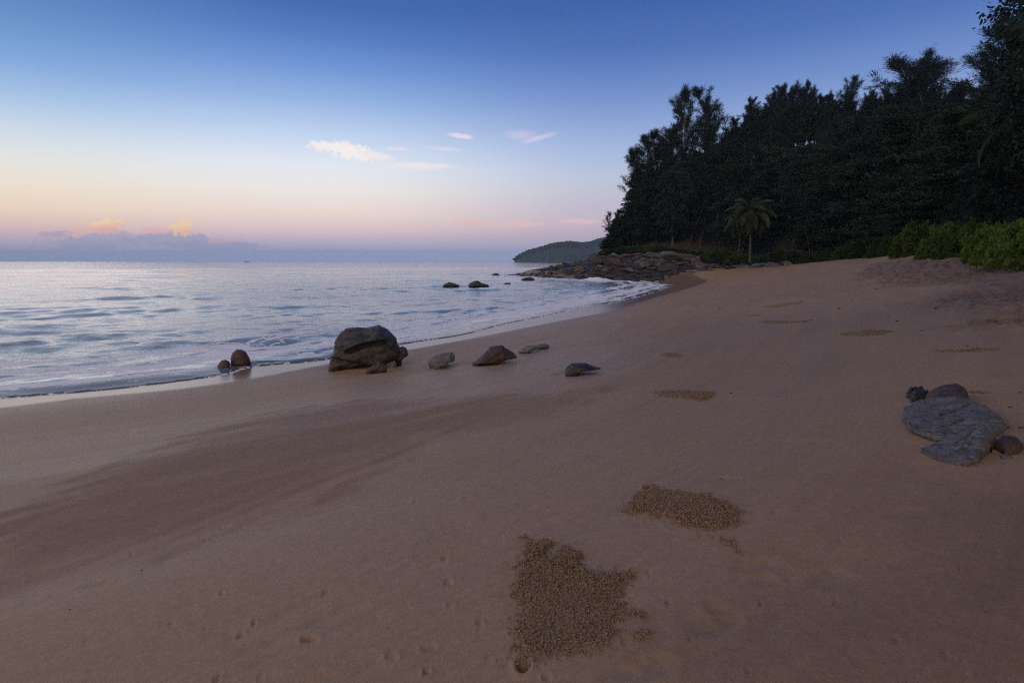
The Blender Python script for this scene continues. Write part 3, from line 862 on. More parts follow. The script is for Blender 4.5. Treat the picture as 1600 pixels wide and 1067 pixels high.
def stria(q, p, sc):
    # foliation of the slab: fine parallel ridges
    k = (q[:, 0] * .6 + q[:, 1] * .8) / sc
    x, y = q[:, 0] / sc, q[:, 1] / sc
    up = sstep(p[:, 2], .05, .25)
    q[:, 2] += up * sc * (0.03 * perlin(k * 4, x * .6, 2) + .014 * perlin(k * 11, x * 1.0, 5) + .012 * perlin(k * 24, x * 2.0, 7))
    st = np.floor((k * .9 + .35 * perlin(x * 1.5, y * 1.5, 3)) * 3) / 3
    q[:, 2] += up * sc * .10 * (perlin(st * 3.3, x * .2, 9))
    for (a0, b0, sl, x0, x1) in [(.12, 0, .45, -.3, .9), (-.35, 0, .25, -.7, .2), (.45, 0, -.2, -.2, .6)]:
        q[:, 2] -= up * sc * .07 * np.exp(-((y - a0 - sl * x - .05 * perlin(x * 5, a0 * 9, 1)) / .035) ** 2) * sstep(x, x0, x0 + .2) * sstep(x, x1, x1 - .2)
    q[:, :2] *= (1 + .045 * np.round(1.8 * perlin(np.arctan2(y, x) * 2.2, p[:, 2] * 1.5, 4)))[:, None]
    return q


ground_rock('large_slab_rock', [(1410, 648), (1424, 640), (1450, 632), (1500, 630), (1540, 640), (1564, 656), (1573, 668), (1566, 680), (1530, 682), (1496, 690), (1460, 690), (1430, 682), (1415, 668)], .080, (.95, -.28), m_rk_grey, 7, 81, .10,
            'widest grey slab rock, flat topped, in the group at the right edge', 'boulder', extra=stria)
ground_rock('lower_slab_rock', [(1438, 706), (1460, 699), (1496, 690), (1530, 684), (1552, 686), (1556, 696), (1545, 706), (1528, 722), (1510, 728), (1480, 724), (1455, 714)], .082, (1.0, -.25), m_rk_grey, 7, 82, .12,
            'grey slab rock sloping toward the camera below the widest slab', 'boulder', extra=stria)
ground_rock('brown_domed_rock', [(1444, 628), (1456, 622), (1480, 618), (1500, 617), (1514, 622), (1512, 634), (1490, 640), (1460, 638)], .13, (.5, .1), m_rk_red, 6, 83, .06,
            'brown domed rock behind the widest grey slab at right', 'boulder', flat=2.2)
ground_rock('dark_chip_rock', [(1416, 620), (1424, 612), (1440, 610), (1450, 616), (1446, 626), (1426, 630)], .07, (0, 0), m_rk_dark, 5, 84, .40,
            'small jagged dark rock at the left end of the right hand group', 'stone', flat=2.4)
ground_rock('brown_cobble', [(1553, 700), (1560, 690), (1575, 686), (1592, 690), (1600, 700), (1592, 708), (1570, 710)], .075, (0, 0), m_rk_red, 5, 85, .06,
            'round brown cobble at the right edge beside the slabs', 'stone', flat=2.2)
ground_rock('pebble', [(1536, 702), (1544, 697), (1552, 700), (1550, 706), (1540, 708)], .03, (0, 0), m_rk_dark, 4, 86, .06, 'small dark pebble between the slab and the round brown cobble', 'pebble', flat=2.2)
ground_rock('pebble', [(1562, 712), (1572, 708), (1583, 711), (1580, 716), (1566, 717)], .02, (0, 0), m_rk_grey, 4, 87, .06, 'flat grey pebble just below the round brown cobble', 'pebble', flat=2.2)

# rocks standing in the sea off the point
def sea_rock(px, depth, seed, lab, drop=.4, mat=m_pt_dark):
    Yd = atz(sum(p[0] for p in px) / len(px), max(p[1] for p in px), 0)[1]
    outline_rock('sea_rock', px, Yd, depth, mat, 5, seed, .10, drop, .7, None, lab, 'rock', None, 10, .8)


sea_rock([(690, 448), (694, 444), (702, 441), (709, 443), (718, 446), (719, 448)], .9, 91, 'low dark rock awash, leftmost rock off the point')
sea_rock([(731, 449), (734, 443), (742, 439), (747, 439), (753, 443), (762, 445), (765, 448), (760, 449)], 1.2, 92, 'peaked dark rock in the sea, larger of the near pair off the point')
sea_rock([(767, 430), (770, 428), (777, 427), (782, 430)], 1.0, 93, 'tiny dark rock in the sea left of the rocky point tip')
sea_rock([(785, 444), (790, 442), (796, 442), (800, 444)], .6, 94, 'low rock awash right of the peaked sea rock')
sea_rock([(812, 438), (820, 434), (828, 433), (834, 435), (836, 438)], .8, 95, 'dark rock in the surf near the tip of the rocky point')
sea_rock([(984, 439), (990, 436), (996, 436), (1000, 439), (998, 441)], .5, 96, 'small dark rock where the surf meets the sandy cove')

# ------------------------------------------------------------------ the rocky point
fu = np.array([796, 850, 900, 960, 1000, 1040, 1100, 1170, 1245])
fv_ = np.array([431, 435, 437, 439, 440, 438, 430, 424, 416.5])
bu = np.array([796, 830, 850, 900, 950, 1000, 1050, 1100, 1170, 1245])
bv = np.array([430, 422.5, 417.5, 407, 398, 395, 396, 402, 409, 413])
fr3 = []
for u, v in zip(fu, fv_):
    if u <= 1000: fr3.append(atz(u, v, 0.0))
    else:
        Yq = {1040: 72, 1100: 73.0, 1170: 70.5, 1245: 63.0}[int(u)]
        fr3.append(aty(u, v, Yq))
fr3 = np.array(fr3)
fY = fr3[:, 1]
bgap = np.array([2, 8, 10, 13, 14, 14, 13, 10, 7, 4.0])


def shelf(u, t):
    v0 = np.interp(u, fu, fv_); v1 = np.interp(u, bu, bv)
    Y0 = np.interp(u, fu, fY); Y1 = Y0 + np.interp(u, bu, bgap)
    a = aty(u, v0, Y0); b_ = aty(u, v1, Y1)
    tt = t ** 0.85
    q = a * (1 - t) + b_ * t
    q[2] = a[2] + (b_[2] - a[2]) * (tt if t > 0 else 0)
    return q


us = np.linspace(788, 1250, 150); ts = np.linspace(-0.06, 1.5, 44)
Vv = []
for t in ts:
    for u in us:
        q = shelf(u, min(max(t, 0), 1)); 
        if t < 0: q = q + np.array([0, t * 12, -1.2])
        if t > 1: q = q + np.array([0, (t - 1) * 14, -(t - 1) * 1.0])
        Vv.append(q)
Vv = np.array(Vv)
fb = fbm(Vv[:, 0] * .55, Vv[:, 1] * .55, 1, 4); rg = 1 - 2 * np.abs(fbm(Vv[:, 0] * .35, Vv[:, 1] * .35, 6, 3))
Vv[:, 2] += 0.55 * fb + 0.35 * (rg - .6) - .25
nu = len(us); i = np.arange(len(ts) - 1)[:, None] * nu; j = np.arange(nu - 1)[None, :]
ff = np.stack([i + j, i + j + 1, i + nu + j + 1, i + nu + j], -1).reshape(-1, 4)
link('rock_shelf', mesh_from('rock_shelf', Vv, ff, [m_pt_dark], False), kind='structure')

protos = {k: [rock_mesh('shore_rock', 100 + i + 40 * kk, 4, 9 + i % 4, .45, .16, mt, 60) for i in range(8)] for kk, (k, mt) in enumerate([('grey', m_pt_grey), ('warm', m_pt_warm), ('dark', m_pt_dark)])}
LBL = {'grey': ('angular grey rock heaped on the rocky point below the forest', 'grey rocks of the point'),
       'warm': ('pinkish brown rock heaped on the rocky point below the forest', 'pinkish brown rocks of the point'),
       'dark': ('dark wave washed rock along the foot of the rocky point', 'dark wet rocks of the point'),
       'edge': ('small rock in the row where the sand meets the forest edge', 'small rocks along the forest edge')}
rr = random.Random(5)


def add_rock(kind, q, s, flat=.7, lbl=None, sub=None):
    me = rr.choice(protos[kind])
    L_, G_ = LBL[lbl or kind]
    o = link('shore_rock', me, L_, 'rock', G_)
    o.location = q; o.rotation_euler = (rr.uniform(-.3, .3), rr.uniform(-.35, .1), rr.uniform(-.6, .6) + (math.pi if rr.random() < .5 else 0))
    o.scale = (s * rr.uniform(1.1, 1.9), s * rr.uniform(.7, 1.1), s * flat * rr.uniform(.55, 1.0))
    return o


n_rocks = 0
for k in range(285):
    u = rr.triangular(800, 1235, 960) if k % 3 else rr.uniform(805, 1235)
    t = rr.random() ** 0.9
    q = shelf(u, t)
    if u > 1090: s = rr.uniform(.38, .75); t *= .6; q = shelf(u, t); q[2] += .28
    else: s = rr.uniform(.3, .65) * (0.78 if rr.random() < .85 else 1.5)
    if u < 850: s *= .7
    dark = t < 0.28 and u < 1060 or (u < 900 and rr.random() < .6)
    kind = 'dark' if dark else ('warm' if rr.random() < .33 else 'grey')
    q[2] -= .12
    o = add_rock(kind, q, s, .72, 'edge' if u > 1100 else None)
    if u <= 1100:
        o['label'] = {'grey': 'grey angular rock', 'warm': 'brownish rock', 'dark': 'dark wet rock'}[kind] + (' smaller than its neighbours' if s < .45 else ' of middling to large size') + \
            (' on the low tip of the point' if u < 880 else ' in the seaward half of the point' if u < 980 else ' in the landward half of the point')
    else: o['label'] = 'small rock where sand meets forest, ' + ('left of the coconut palm' if u < 1165 else 'right of the coconut palm')
# the big pale blocks one can pick out
for u, v, t, s, kind, lab in [(1003, 413, .5, 1.35, 'grey', 'big pale grey upright block in the middle of the rocky point'), (1062, 402, .7, 1.4, 'warm', 'big pinkish block high on the rocky point below the trees'),
                              (1092, 405, .6, .95, 'grey', 'pale cracked grey block at the right end of the high rocks'), (965, 412, .5, 1.2, 'warm', 'broad brown block left of the pale upright block on the point'),
                              (1045, 420, .35, 1.1, 'warm', 'long low brown boulder near the cove end of the point'), (930, 405, .6, 1.1, 'warm', 'sloping brown block near the seaward trees of the point')]:
    q = shelf(u, t); q[2] = aty(u, v, q[1])[2]
    o = add_rock(kind, q, s, .8); o['label'] = lab; del o['group']
add_rock('grey', shelf(1003, .0) + np.array([1, -.5, .15]), .55)['label'] = 'lone pale boulder on the sand at the foot of the rocky point'
for o in list(COL.objects)[-1:]: del o['group']

# ------------------------------------------------------------------ vegetation materials
def leaf_material(name, c1, c2, rough=0.55, trans=0.25):
    m, N, b = new_mat(name)
    oi = N.new('ShaderNodeObjectInfo'); g = N.new('ShaderNodeNewGeometry')
    n = N.noise(g.outputs['Position'], 0.55, 3, 0.6); n2 = N.noise(g.outputs['Position'], 6, 2, 0.6)
    col = N.mix(N.maprange(n, .35, .65), c1, c2)
    col = N.mix(1.0, col, N.maprange(n2, .3, .7, .6, 1.4, False), 'MULTIPLY')
    col = N.mix(1.0, col, N.maprange(oi.outputs['Random'], 0, 1, .7, 1.3, False), 'MULTIPLY')
    N.put(b.inputs['Base Color'], col); b.inputs['Roughness'].default_value = rough
    b.inputs['Specular IOR Level'].default_value = 0.15
    t = N.new('ShaderNodeBsdfTranslucent'); N.put(t.inputs[0], col)
    mx = N.new('ShaderNodeMixShader'); mx.inputs[0].default_value = trans
    N.l.new(b.outputs[0], mx.inputs[1]); N.l.new(t.outputs[0], mx.inputs[2]); N.l.new(mx.outputs[0], N.n['Material Output'].inputs[0])
    return m


m_needle = leaf_material('casuarina_needles', (0.018, 0.034, 0.034), (0.027, 0.045, 0.041))
m_broad = leaf_material('broad_leaves', (0.014, 0.030, 0.023), (0.023, 0.043, 0.029))
m_tier = leaf_material('tiered_leaves', (0.016, 0.034, 0.021), (0.029, 0.052, 0.027))
m_palm = leaf_material('palm_leaflets', (0.036, 0.054, 0.024), (0.060, 0.072, 0.031))
m_palmdry = leaf_material('dry_palm_leaflets', (0.16, 0.10, 0.045), (0.21, 0.135, 0.06))
m_bush = leaf_material('beach_shrub_leaves', (0.08, 0.135, 0.024), (0.125, 0.185, 0.030), 0.45, 0.3)
m_bark, N, b = new_mat('bark')
g = N.new('ShaderNodeNewGeometry')
nb = N.noise(N.mapping(g.outputs['Position'], (6, 6, 1.5)), 2, 5, .7)
N.put(b.inputs['Base Color'], N.mix(N.maprange(nb, .3, .7), (.05, .041, .035), (.115, .096, .082))); b.inputs['Roughness'].default_value = .9
bp = N.new('ShaderNodeBump'); N.put(bp.inputs['Height'], nb); bp.inputs['Distance'].default_value = .05; N.l.new(bp.outputs[0], b.inputs['Normal'])
m_soil, N, b = new_mat('forest_floor')
g = N.new('ShaderNodeNewGeometry'); nb = N.noise(g.outputs['Position'], 1.2, 5, .7)
N.put(b.inputs['Base Color'], N.mix(N.maprange(nb, .3, .7), (.02, .022, .014), (.045, .04, .026))); b.inputs['Roughness'].default_value = .95


class Tubes:
    def __init__(s): s.v = []; s.f = []

    def add(s, pts, r0, r1, k=6):
        pts = [np.array(p, float) for p in pts]; n = len(pts); b0 = len(s.v)
        for i, p in enumerate(pts):
            d = (pts[min(i + 1, n - 1)] - pts[max(i - 1, 0)]); d /= np.linalg.norm(d) + 1e-9
            a = np.cross(d, (0, 0, 1.0) if abs(d[2]) < .9 else (1.0, 0, 0)); a /= np.linalg.norm(a); c = np.cross(d, a)
            r = r0 + (r1 - r0) * i / (n - 1)
            for j in range(k):
                t = 2 * math.pi * j / k; s.v.append(p + r * (math.cos(t) * a + math.sin(t) * c))
        for i in range(n - 1):
            for j in range(k):
                s.f.append((b0 + i * k + j, b0 + i * k + (j + 1) % k, b0 + (i + 1) * k + (j + 1) % k, b0 + (i + 1) * k + j))

    def mesh(s, name, mat): return mesh_from(name, s.v, s.f, [mat], True)


def leaves_mesh(name, C, Dd, L, Wd, mat, rs, fold=0.0):
    """one rhombus-like blade per row: centre base C, direction Dd, length L, width Wd"""
    n = len(C)
    Dd = Dd / (np.linalg.norm(Dd, axis=1)[:, None] + 1e-9)
    rnd = rs.normal(size=(n, 3)); side = np.cross(Dd, rnd); side /= np.linalg.norm(side, axis=1)[:, None] + 1e-9
    L = np.broadcast_to(L, n)[:, None]; Wd = np.broadcast_to(Wd, n)[:, None]
    v = np.stack([C, C + Dd * L * .45 + side * Wd * .5, C + Dd * L, C + Dd * L * .45 - side * Wd * .5], 1).reshape(-1, 3)
    f = np.arange(4 * n).reshape(-1, 4)
    return mesh_from(name, v, f, [mat], False)


def casuarina(seed, lean=0.0, sparse=1.0, H=10.0, branches=34):
    rs = np.random.default_rng(seed); T = Tubes()
    tr = [np.array([0, 0, -1.0])]; p = np.array([0.0, 0, 0]); d = np.array([lean, 0, 1.0])
    N_ = 12
    for i in range(N_ + 1):
        tr.append(p.copy()); d = d + rs.normal(0, .06, 3); d[2] = abs(d[2]); d /= np.linalg.norm(d); p = p + d * H * .97 / N_
    T.add(tr, .16, .015, 6)
    C = []; Dd = []
    for b in range(branches):
        h = 0.22 + 0.76 * (b + rs.random()) / branches
        i = h * N_ + 1; i0 = int(i); base = tr[min(i0, N_)] * (1 - (i - i0)) + tr[min(i0 + 1, N_ + 1)] * (i - i0)
        az = rs.uniform(0, 6.283); ln = (3.1 * (1 - h) ** .7 + .7) * rs.uniform(.55, 1.25)
        q = base.copy(); dd = np.array([math.cos(az), math.sin(az), rs.uniform(.8, 2.1)]); dd /= np.linalg.norm(dd); pl = [q.copy()]
        for k in range(6):
            dd = dd + rs.normal(0, .14, 3) + np.array([0, 0, .05]); dd /= np.linalg.norm(dd); q = q + dd * ln / 6; pl.append(q.copy())
            if k >= 1:
                for tw in range(int(5 * sparse) + 1):
                    td = dd * .95 + rs.normal(0, .40, 3) + np.array([0, 0, .15]); td /= np.linalg.norm(td); tl = rs.uniform(.25, .6)
                    for m_ in range(3):
                        cc = q + td * tl * (m_ + rs.random()) / 3
                        for _ in range(6):
                            C.append(cc + rs.normal(0, .07, 3)); Dd.append(td * .9 + rs.normal(0, .42, 3) + np.array([0, 0, .10]))
        T.add(pl, .035, .008, 4)
    C = np.array(C); Dd = np.array(Dd)
    return T.mesh('trunk', m_bark), leaves_mesh('crown', C, Dd, rs.uniform(.18, .42, len(C)), .026, m_needle, rs)


def broadleaf(seed, H=10.0, rad=3.2, clumps=46, per=230, mat=None, leaf=.30, low=.18, flat=.8):
    rs = np.random.default_rng(seed); T = Tubes()
    top = np.array([rs.normal(0, .3), rs.normal(0, .3), H * .55]); T.add([(0, 0, -1), (0, 0, H * .2), top * .7, top], .26, .10, 7)
    C = []; Dd = []
    for c in range(clumps):
        a = rs.uniform(0, 6.283); zz = low + (1 - low - .07) * rs.random() ** .8
        prof = math.sin(math.pi * min(1, max(0.08, (zz - low * .4) / (1.05 - low * .4))) ** .9) ** .6
        rr_ = rad * prof * math.sqrt(rs.uniform(.25, 1.15)); cc = np.array([math.cos(a) * rr_, math.sin(a) * rr_, zz * H])
        cr = rs.uniform(.7, 1.35)
        st = top * rs.uniform(.5, 1); T.add([st, (st + cc) / 2 + rs.normal(0, .15, 3), cc], .07, .02, 4)
        n = int(per * cr)
        dv = rs.normal(size=(n, 3)); dv /= np.linalg.norm(dv, axis=1)[:, None]
        dv[:, 2] = np.where(dv[:, 2] < -.3, -dv[:, 2], dv[:, 2])
        lump = cr * (0.75 + .35 * fbm(dv[:, 0] * 2.2 + c, dv[:, 1] * 2.2, dv[:, 2] * 2.2 + seed, 2)) * rs.uniform(.6, 1.05, n) ** .5
        q = cc + dv * lump[:, None] * np.array([1.1, 1.1, flat])
        C.append(q); Dd.append(dv * .7 + rs.normal(0, .6, (n, 3)) + np.array([0, 0, -.25]))
    C = np.concatenate(C); Dd = np.concatenate(Dd)
    return T.mesh('trunk', m_bark), leaves_mesh('crown', C, Dd, rs.uniform(.6, 1.3, len(C)) * leaf, leaf * .5, mat or m_broad, rs)


def tiered(seed, H=9.0, rad=3.4):
    rs = np.random.default_rng(seed); T = Tubes()
    T.add([(0, 0, -1), (0.1, 0, H * .4), (0, .1, H * .98)], .2, .04, 7)
    C = []; Dd = []
    for k in range(9):
        z = H * (.22 + .76 * k / 8.5); R_ = rad * (1 - .5 * (k / 9) ** 1.5) * rs.uniform(.8, 1.1)
        for b_ in range(7):
            a = rs.uniform(0, 6.283); ln = R_ * rs.uniform(.6, 1.1); e = np.array([math.cos(a) * ln, math.sin(a) * ln, z + rs.uniform(-.1, .6)])
            s0 = np.array([0, 0, z - .2]); mid = (s0 + e) / 2 + np.array([0, 0, .12]); T.add([s0, mid, e], .05, .012, 4)
            n = 150
            t = rs.uniform(.25, 1.05, n) ** .7
            base = s0 + (e - s0) * t[:, None]
            spread = .22 + .55 * np.sin(np.clip(t, 0, 1) * math.pi * .85)
            q = base + np.stack([rs.normal(0, 1, n) * spread, rs.normal(0, 1, n) * spread, rs.normal(0, .09, n) + .1], 1)
            C.append(q); Dd.append(np.stack([rs.normal(0, 1, n), rs.normal(0, 1, n), rs.normal(.1, .25, n)], 1))
    C = np.concatenate(C); Dd = np.concatenate(Dd)
    return T.mesh('trunk', m_bark), leaves_mesh('crown', C, Dd, rs.uniform(.2, .42, len(C)), .16, m_tier, rs)


CAS = [casuarina(201, .08), casuarina(202, -.1, .8), casuarina(203, .2, .9), casuarina(204, -.35, .55, 10, 26), casuarina(205, .0, .5, 10, 24), casuarina(206, .05, .65, 10, 30)]
BRD = [broadleaf(301), broadleaf(302, rad=2.7, clumps=40), broadleaf(303, rad=3.6, clumps=54, flat=.6), broadleaf(304, rad=3.0, clumps=42)]
TIR = [tiered(401), tiered(402, rad=3.0), tiered(403, rad=3.9)]


def plant(name, pair, loc, h, H0, rz, label, group=None, wide=1.0, cat='tree'):
    e = link(name, None, label, cat, group); e.location = [float(x) for x in loc]; e.rotation_euler = (0, 0, rz)
    s = h / H0; e.scale = (s * wide, s * wide, s)
    link('trunk', pair[0], parent=e); link('crown', pair[1], parent=e)
    return e


# ------------------------------------------------------------------ the wooded hillside
hb_u = np.array([935, 955, 1000, 1050, 1100, 1170, 1260, 1330, 1400, 1480, 1600, 1750, 2000])
hb_v = np.array([396, 391, 389, 391, 398, 408, 412, 407, 399, 396, 398, 402, 410])
hb_Y = np.array([98, 97, 93, 88, 86, 80, 66.5, 58, 46, 35, 26, 20, 13.0])
sk_u = np.array([940, 952, 985, 1000, 1020, 1050, 1080, 1110, 1140, 1150, 1180, 1230, 1290, 1330, 1360, 1400, 1460, 1490, 1530, 1560, 1600, 1750, 2000])
sk_v = np.array([386, 364, 318, 276, 258, 244, 234, 222, 200, 184, 164, 148, 160, 160, 152, 150, 152, 152, 150, 120, 80, 60, 60])
gap_u = np.array([935, 1000, 1080, 1160, 1300, 1450, 1600, 2000]); gap = np.array([6, 12, 20, 32, 40, 42, 40, 40.0])


def hill(u, t):
    v0 = np.interp(u, hb_u, hb_v); Y0 = np.interp(u, hb_u, hb_Y); g_ = np.interp(u, gap_u, gap)
    a = aty(u, v0, Y0); Y1 = Y0 + g_
    vs_ = np.interp(u, sk_u, sk_v); top = aty(u, vs_, Y1); b_ = aty(u, v0, Y1)
    th = 8.5 if u > 1040 else 6.5 + 2.0 * max(0, (u - 935) / 105)
    zr = max(a[2] + .3, top[2] - th)
    q = a * (1 - t) + np.array([b_[0], b_[1], zr]) * t
    tt = min(t, 1.0)
    q[2] = a[2] - .3 + (zr - a[2]) * (tt ** .85)
    if t > 1: q[2] -= (t - 1) * 3
    return q


us = np.linspace(925, 2000, 110); ts = np.linspace(-.05, 2.0, 40)
Vh = np.array([hill(u, t) if t >= 0 else hill(u, 0) + np.array([0, -1.0, -1.2]) for t in ts for u in us])
Vh[:, 2] += .4 * fbm(Vh[:, 0] * .15, Vh[:, 1] * .15, 3, 3)
nu = len(us); i = np.arange(len(ts) - 1)[:, None] * nu; j = np.arange(nu - 1)[None, :]
ff = np.stack([i + j, i + j + 1, i + nu + j + 1, i + nu + j], -1).reshape(-1, 4)
link('hillside', mesh_from('hillside', Vh, ff, [m_soil], True), kind='structure')

def zone(kind, u, t):
    w = {'cas': 'feathery casuarina', 'brd': 'round broadleaf tree', 'tir': 'layered tree'}[kind]
    a = 'at the foot of the slope' if t < .2 else ('midway up the slope' if t < .8 else 'on the skyline')
    b_ = ('seaward end of the forest' if u < 1040 else 'forest left of the coconut palm' if u < 1140 else
          'forest around the coconut palm' if u < 1230 else 'dark forest right of the coconut palm' if u < 1390 else 'forest above the green shrubs')
    return w + ' ' + a + ', ' + b_


GL = {'cas': ('feathery casuarina tree among others on the dark wooded hillside', 'casuarina_tree', 'casuarinas on the hillside'),
      'brd': ('dense round crowned broadleaf tree on the dark wooded hillside', 'broadleaf_tree', 'broadleaf trees on the hillside'),
      'tir': ('broadleaf tree with layered branches at the forest edge above the sand', 'layered_tree', 'layered trees at the forest edge')}
tr = random.Random(11)


def top_h(q, u, v):
    """height that brings the top of a plant standing at q to row v"""
    return aty(u, v, q[1])[2] - q[2]


u = 948.0
rows_t = [0.0, .16, .33, .5, .68, .85, 1.0]
for ri, t in enumerate(rows_t):
    u = 950 + tr.uniform(0, 8)
    while u < 1760:
        q = hill(u, t)
        skv = np.interp(u, sk_u, sk_v)
        if t > .8:
            h = top_h(q, u, skv + tr.uniform(-6, 14))
            kind = 'cas' if tr.random() < .6 and u < 1500 else 'brd'
        else:
            hmax = top_h(q, u, skv + 12)
            h = min(hmax, tr.uniform(7.0, 11.0) if u > 1040 else tr.uniform(4, 8))
            kind = 'tir' if t < .4 and u > 1180 and tr.random() < .6 else ('cas' if tr.random() < .35 else 'brd')
        Yq = q[1]
        step = F / math.hypot(q[0], q[1]) * tr.uniform(3.3, 4.6) * (1.0 if h > 6 else .7)
        if h > 1.5:
            fam = {'cas': CAS[:3], 'brd': BRD, 'tir': TIR}[kind]
            lab, nm, grp = GL[kind]
            off = np.array([tr.uniform(-1, 1), tr.uniform(-1.2, 1.2), -.2])
            if t == 0: off[:2] = q[:2] / q[1] * (5.0 if u > 1380 else 2.0)
            w = min(1.5, max(.8, 7.5 / h)) if kind != 'cas' else 1.15
            plant(nm, tr.choice(fam), q + off, h, 10.0 if kind != 'tir' else 9.0, tr.uniform(0, 6.28), zone(kind, u, t), grp, w)
        u += step

u = 952.0
while u < 1540:
    q = hill(u, .92); sv = np.interp(u, sk_u, sk_v) + tr.uniform(4, 18); h = top_h(q, u, sv)
    if h > 1.5 and u < 1150: plant('casuarina_tree', tr.choice(CAS[:3]), q + np.array([0, -2, 0]), top_h(q, u, sv - tr.uniform(8, 26)), 10.0, tr.uniform(0, 6.28), zone('cas', u, 1.0), GL['cas'][2], 1.25)
    if h > 1.5: plant('broadleaf_tree', tr.choice(BRD), q, h, 10.0, tr.uniform(0, 6.28), zone('brd', u, .92), GL['brd'][2], min(1.4, max(.8, 6.5 / h)))
    q = hill(u + 6, .55); h2 = min(top_h(q, u + 6, np.interp(u + 6, sk_u, sk_v) + 14), 11)
    if u < 1120 and h2 > 1.5: plant('broadleaf_tree', tr.choice(BRD), q, h2, 10.0, tr.uniform(0, 6.28), zone('brd', u, .55), GL['brd'][2], min(1.3, max(.8, 6 / h2)))
    u += tr.uniform(16, 26)
u = 1136.0
while u < 1500:
    q = hill(u, .98); h = top_h(q, u, np.interp(u, sk_u, sk_v) - tr.uniform(2, 20))
    plant('casuarina_tree', CAS[tr.choice([0, 1, 2, 5])], q, h, 10.0, tr.uniform(0, 6.28), zone('cas', u, 1.0), GL['cas'][2], tr.uniform(.8, 1.2))
    u += tr.uniform(9, 17)
# skyline trees one can pick out: (u, top v, hillside t, which, lean, wide, label)
for u, v, t, k, wide, rz, lab in [
    (1000, 212, .95, 5, 1.2, 0.2, 'sparse casuarina leaning left over the sea at the end of the headland'),
    (1016, 190, .9, 5, 1.3, 1.0, 'tall open casuarina just right of the one leaning over the sea'),
    (1004, 236, .9, 0, 1.3, 2.2, 'lower feathery casuarina under the one leaning over the sea'),
    (1030, 206, .9, 5, 1.3, 2.9, 'open casuarina between the leaning one and the twin tall casuarinas'),
    (1042, 194, .8, 5, 1.2, 2.0, 'slim casuarina in the gap left of the twin tall casuarinas'),
    (1078, 146, .9, 0, 1.0, 3.0, 'left of the twin tall casuarinas above the palm'),
    (1117, 140, .9, 5, 1.25, 4.0, 'right of the twin tall casuarinas above the palm'),
    (1097, 172, .9, 5, 1.1, 5.0, 'shorter casuarina between the twin tall casuarinas'),
    (1165, 152, 1.0, 0, .9, 1.0, 'casuarina at the left shoulder of the long treetop line'),
    (1225, 132, 1.0, 1, .8, 2.0, 'casuarina with two pointed tops left of the lone slim casuarina'),
    (1254, 130, 1.0, 0, .8, 2.5, 'pointed casuarina beside the lone slim casuarina on the skyline'),
    (1306, 113, 1.0, 5, 1.0, 1.5, 'lone slim casuarina standing up from the skyline'),
    (1330, 140, 1.0, 5, .8, 1.2, 'low open casuarina right of the lone slim casuarina'),
    (1388, 96, 1.0, 1, 1.9, .5, 'broad casuarina forming the left half of the highest clump'),
    (1436, 68, 1.0, 5, 1.9, 2.5, 'highest casuarina, spiky topped, right of the skyline centre'),
    (1456, 112, 1.0, 2, 1.4, 3.5, 'casuarina on the right flank of the highest clump'),
    (1516, 62, .9, 0, 1.5, 4.4, 'pale blue grey casuarina behind the near tree at right'),
    (1540, 48, .8, 1, 1.5, 4.8, 'second hazy casuarina behind the near tree at right'),
    (957, 333, .5, 4, 1.2, 2.2, 'small wispy tree lowest on the seaward tip of the headland'),
    (972, 342, .5, 5, 1.2, 3.2, 'tiny wispy tree next to the lowest one on the seaward tip')]:
    q = hill(u, t); h = top_h(q, u, v)
    plant('casuarina_tree', CAS[k], q, h, 10.0, rz, lab, None, wide)
# one leaning left over the water
e = [o for o in COL.objects if o.get('label', '').startswith('sparse casuarina leaning')][0]
e.rotation_euler = (0, math.radians(-7), 0)

# ------------------------------------------------------------------ coconut palms
def frond_mesh(seed, L=3.6, droop=1.0, mat=None):
    rs = np.random.default_rng(seed); T = Tubes()
    pts = []; p = np.zeros(3); el = math.radians(rs.uniform(38, 50))
    n = 16
    for i in range(n + 1):
        pts.append(p.copy()); p = p + np.array([math.cos(el), 0, math.sin(el)]) * L / n; el -= droop * math.radians(6.2) * (0.5 + i / n)
    T.add(pts, .035, .006, 4)
    C = []; Dd = []; LL = []
    for k in range(62):
        t = .12 + .88 * k / 61; i = min(n - 1, int(t * n)); fr_ = t * n - i; q = pts[i] * (1 - fr_) + pts[i + 1] * fr_
        ax = pts[i + 1] - pts[i]; ax /= np.linalg.norm(ax)
        ln = .75 * math.sin(math.pi * (t * .82 + .12)) ** .6 * rs.uniform(.85, 1.1)
        for sgn in (-1, 1):
            C.append(q); Dd.append(ax * .45 + np.array([0, sgn * .75, -.35 - .25 * rs.random() * droop])); LL.append(ln)
    C = np.array(C); Dd = np.array(Dd); LL = np.array(LL)
    Dd /= np.linalg.norm(Dd, axis=1)[:, None]
    base = len(T.v)
    side = np.array([1.0, 0, 0]) - Dd * Dd[:, :1]; side /= np.linalg.norm(side, axis=1)[:, None]
    mid = C + Dd * (LL * .5)[:, None]; tip_ = C + Dd * LL[:, None] + np.array([0, 0, -.22]) * LL[:, None]
    w = .035
    v = np.stack([C - side * w * .6, C + side * w * .6, mid + side * w, tip_ + side * .006, tip_ - side * .006, mid - side * w], 1).reshape(-1, 3)
    f = []
    for i in range(len(C)):
        o = i * 6; f += [(o, o + 1, o + 2, o + 5), (o + 5, o + 2, o + 3, o + 4)]
    V = np.vstack([np.array(T.v), v]); F3 = np.vstack([np.array(T.f), np.array(f) + base])
    return mesh_from('frond', V, F3, [mat or m_palm], False)


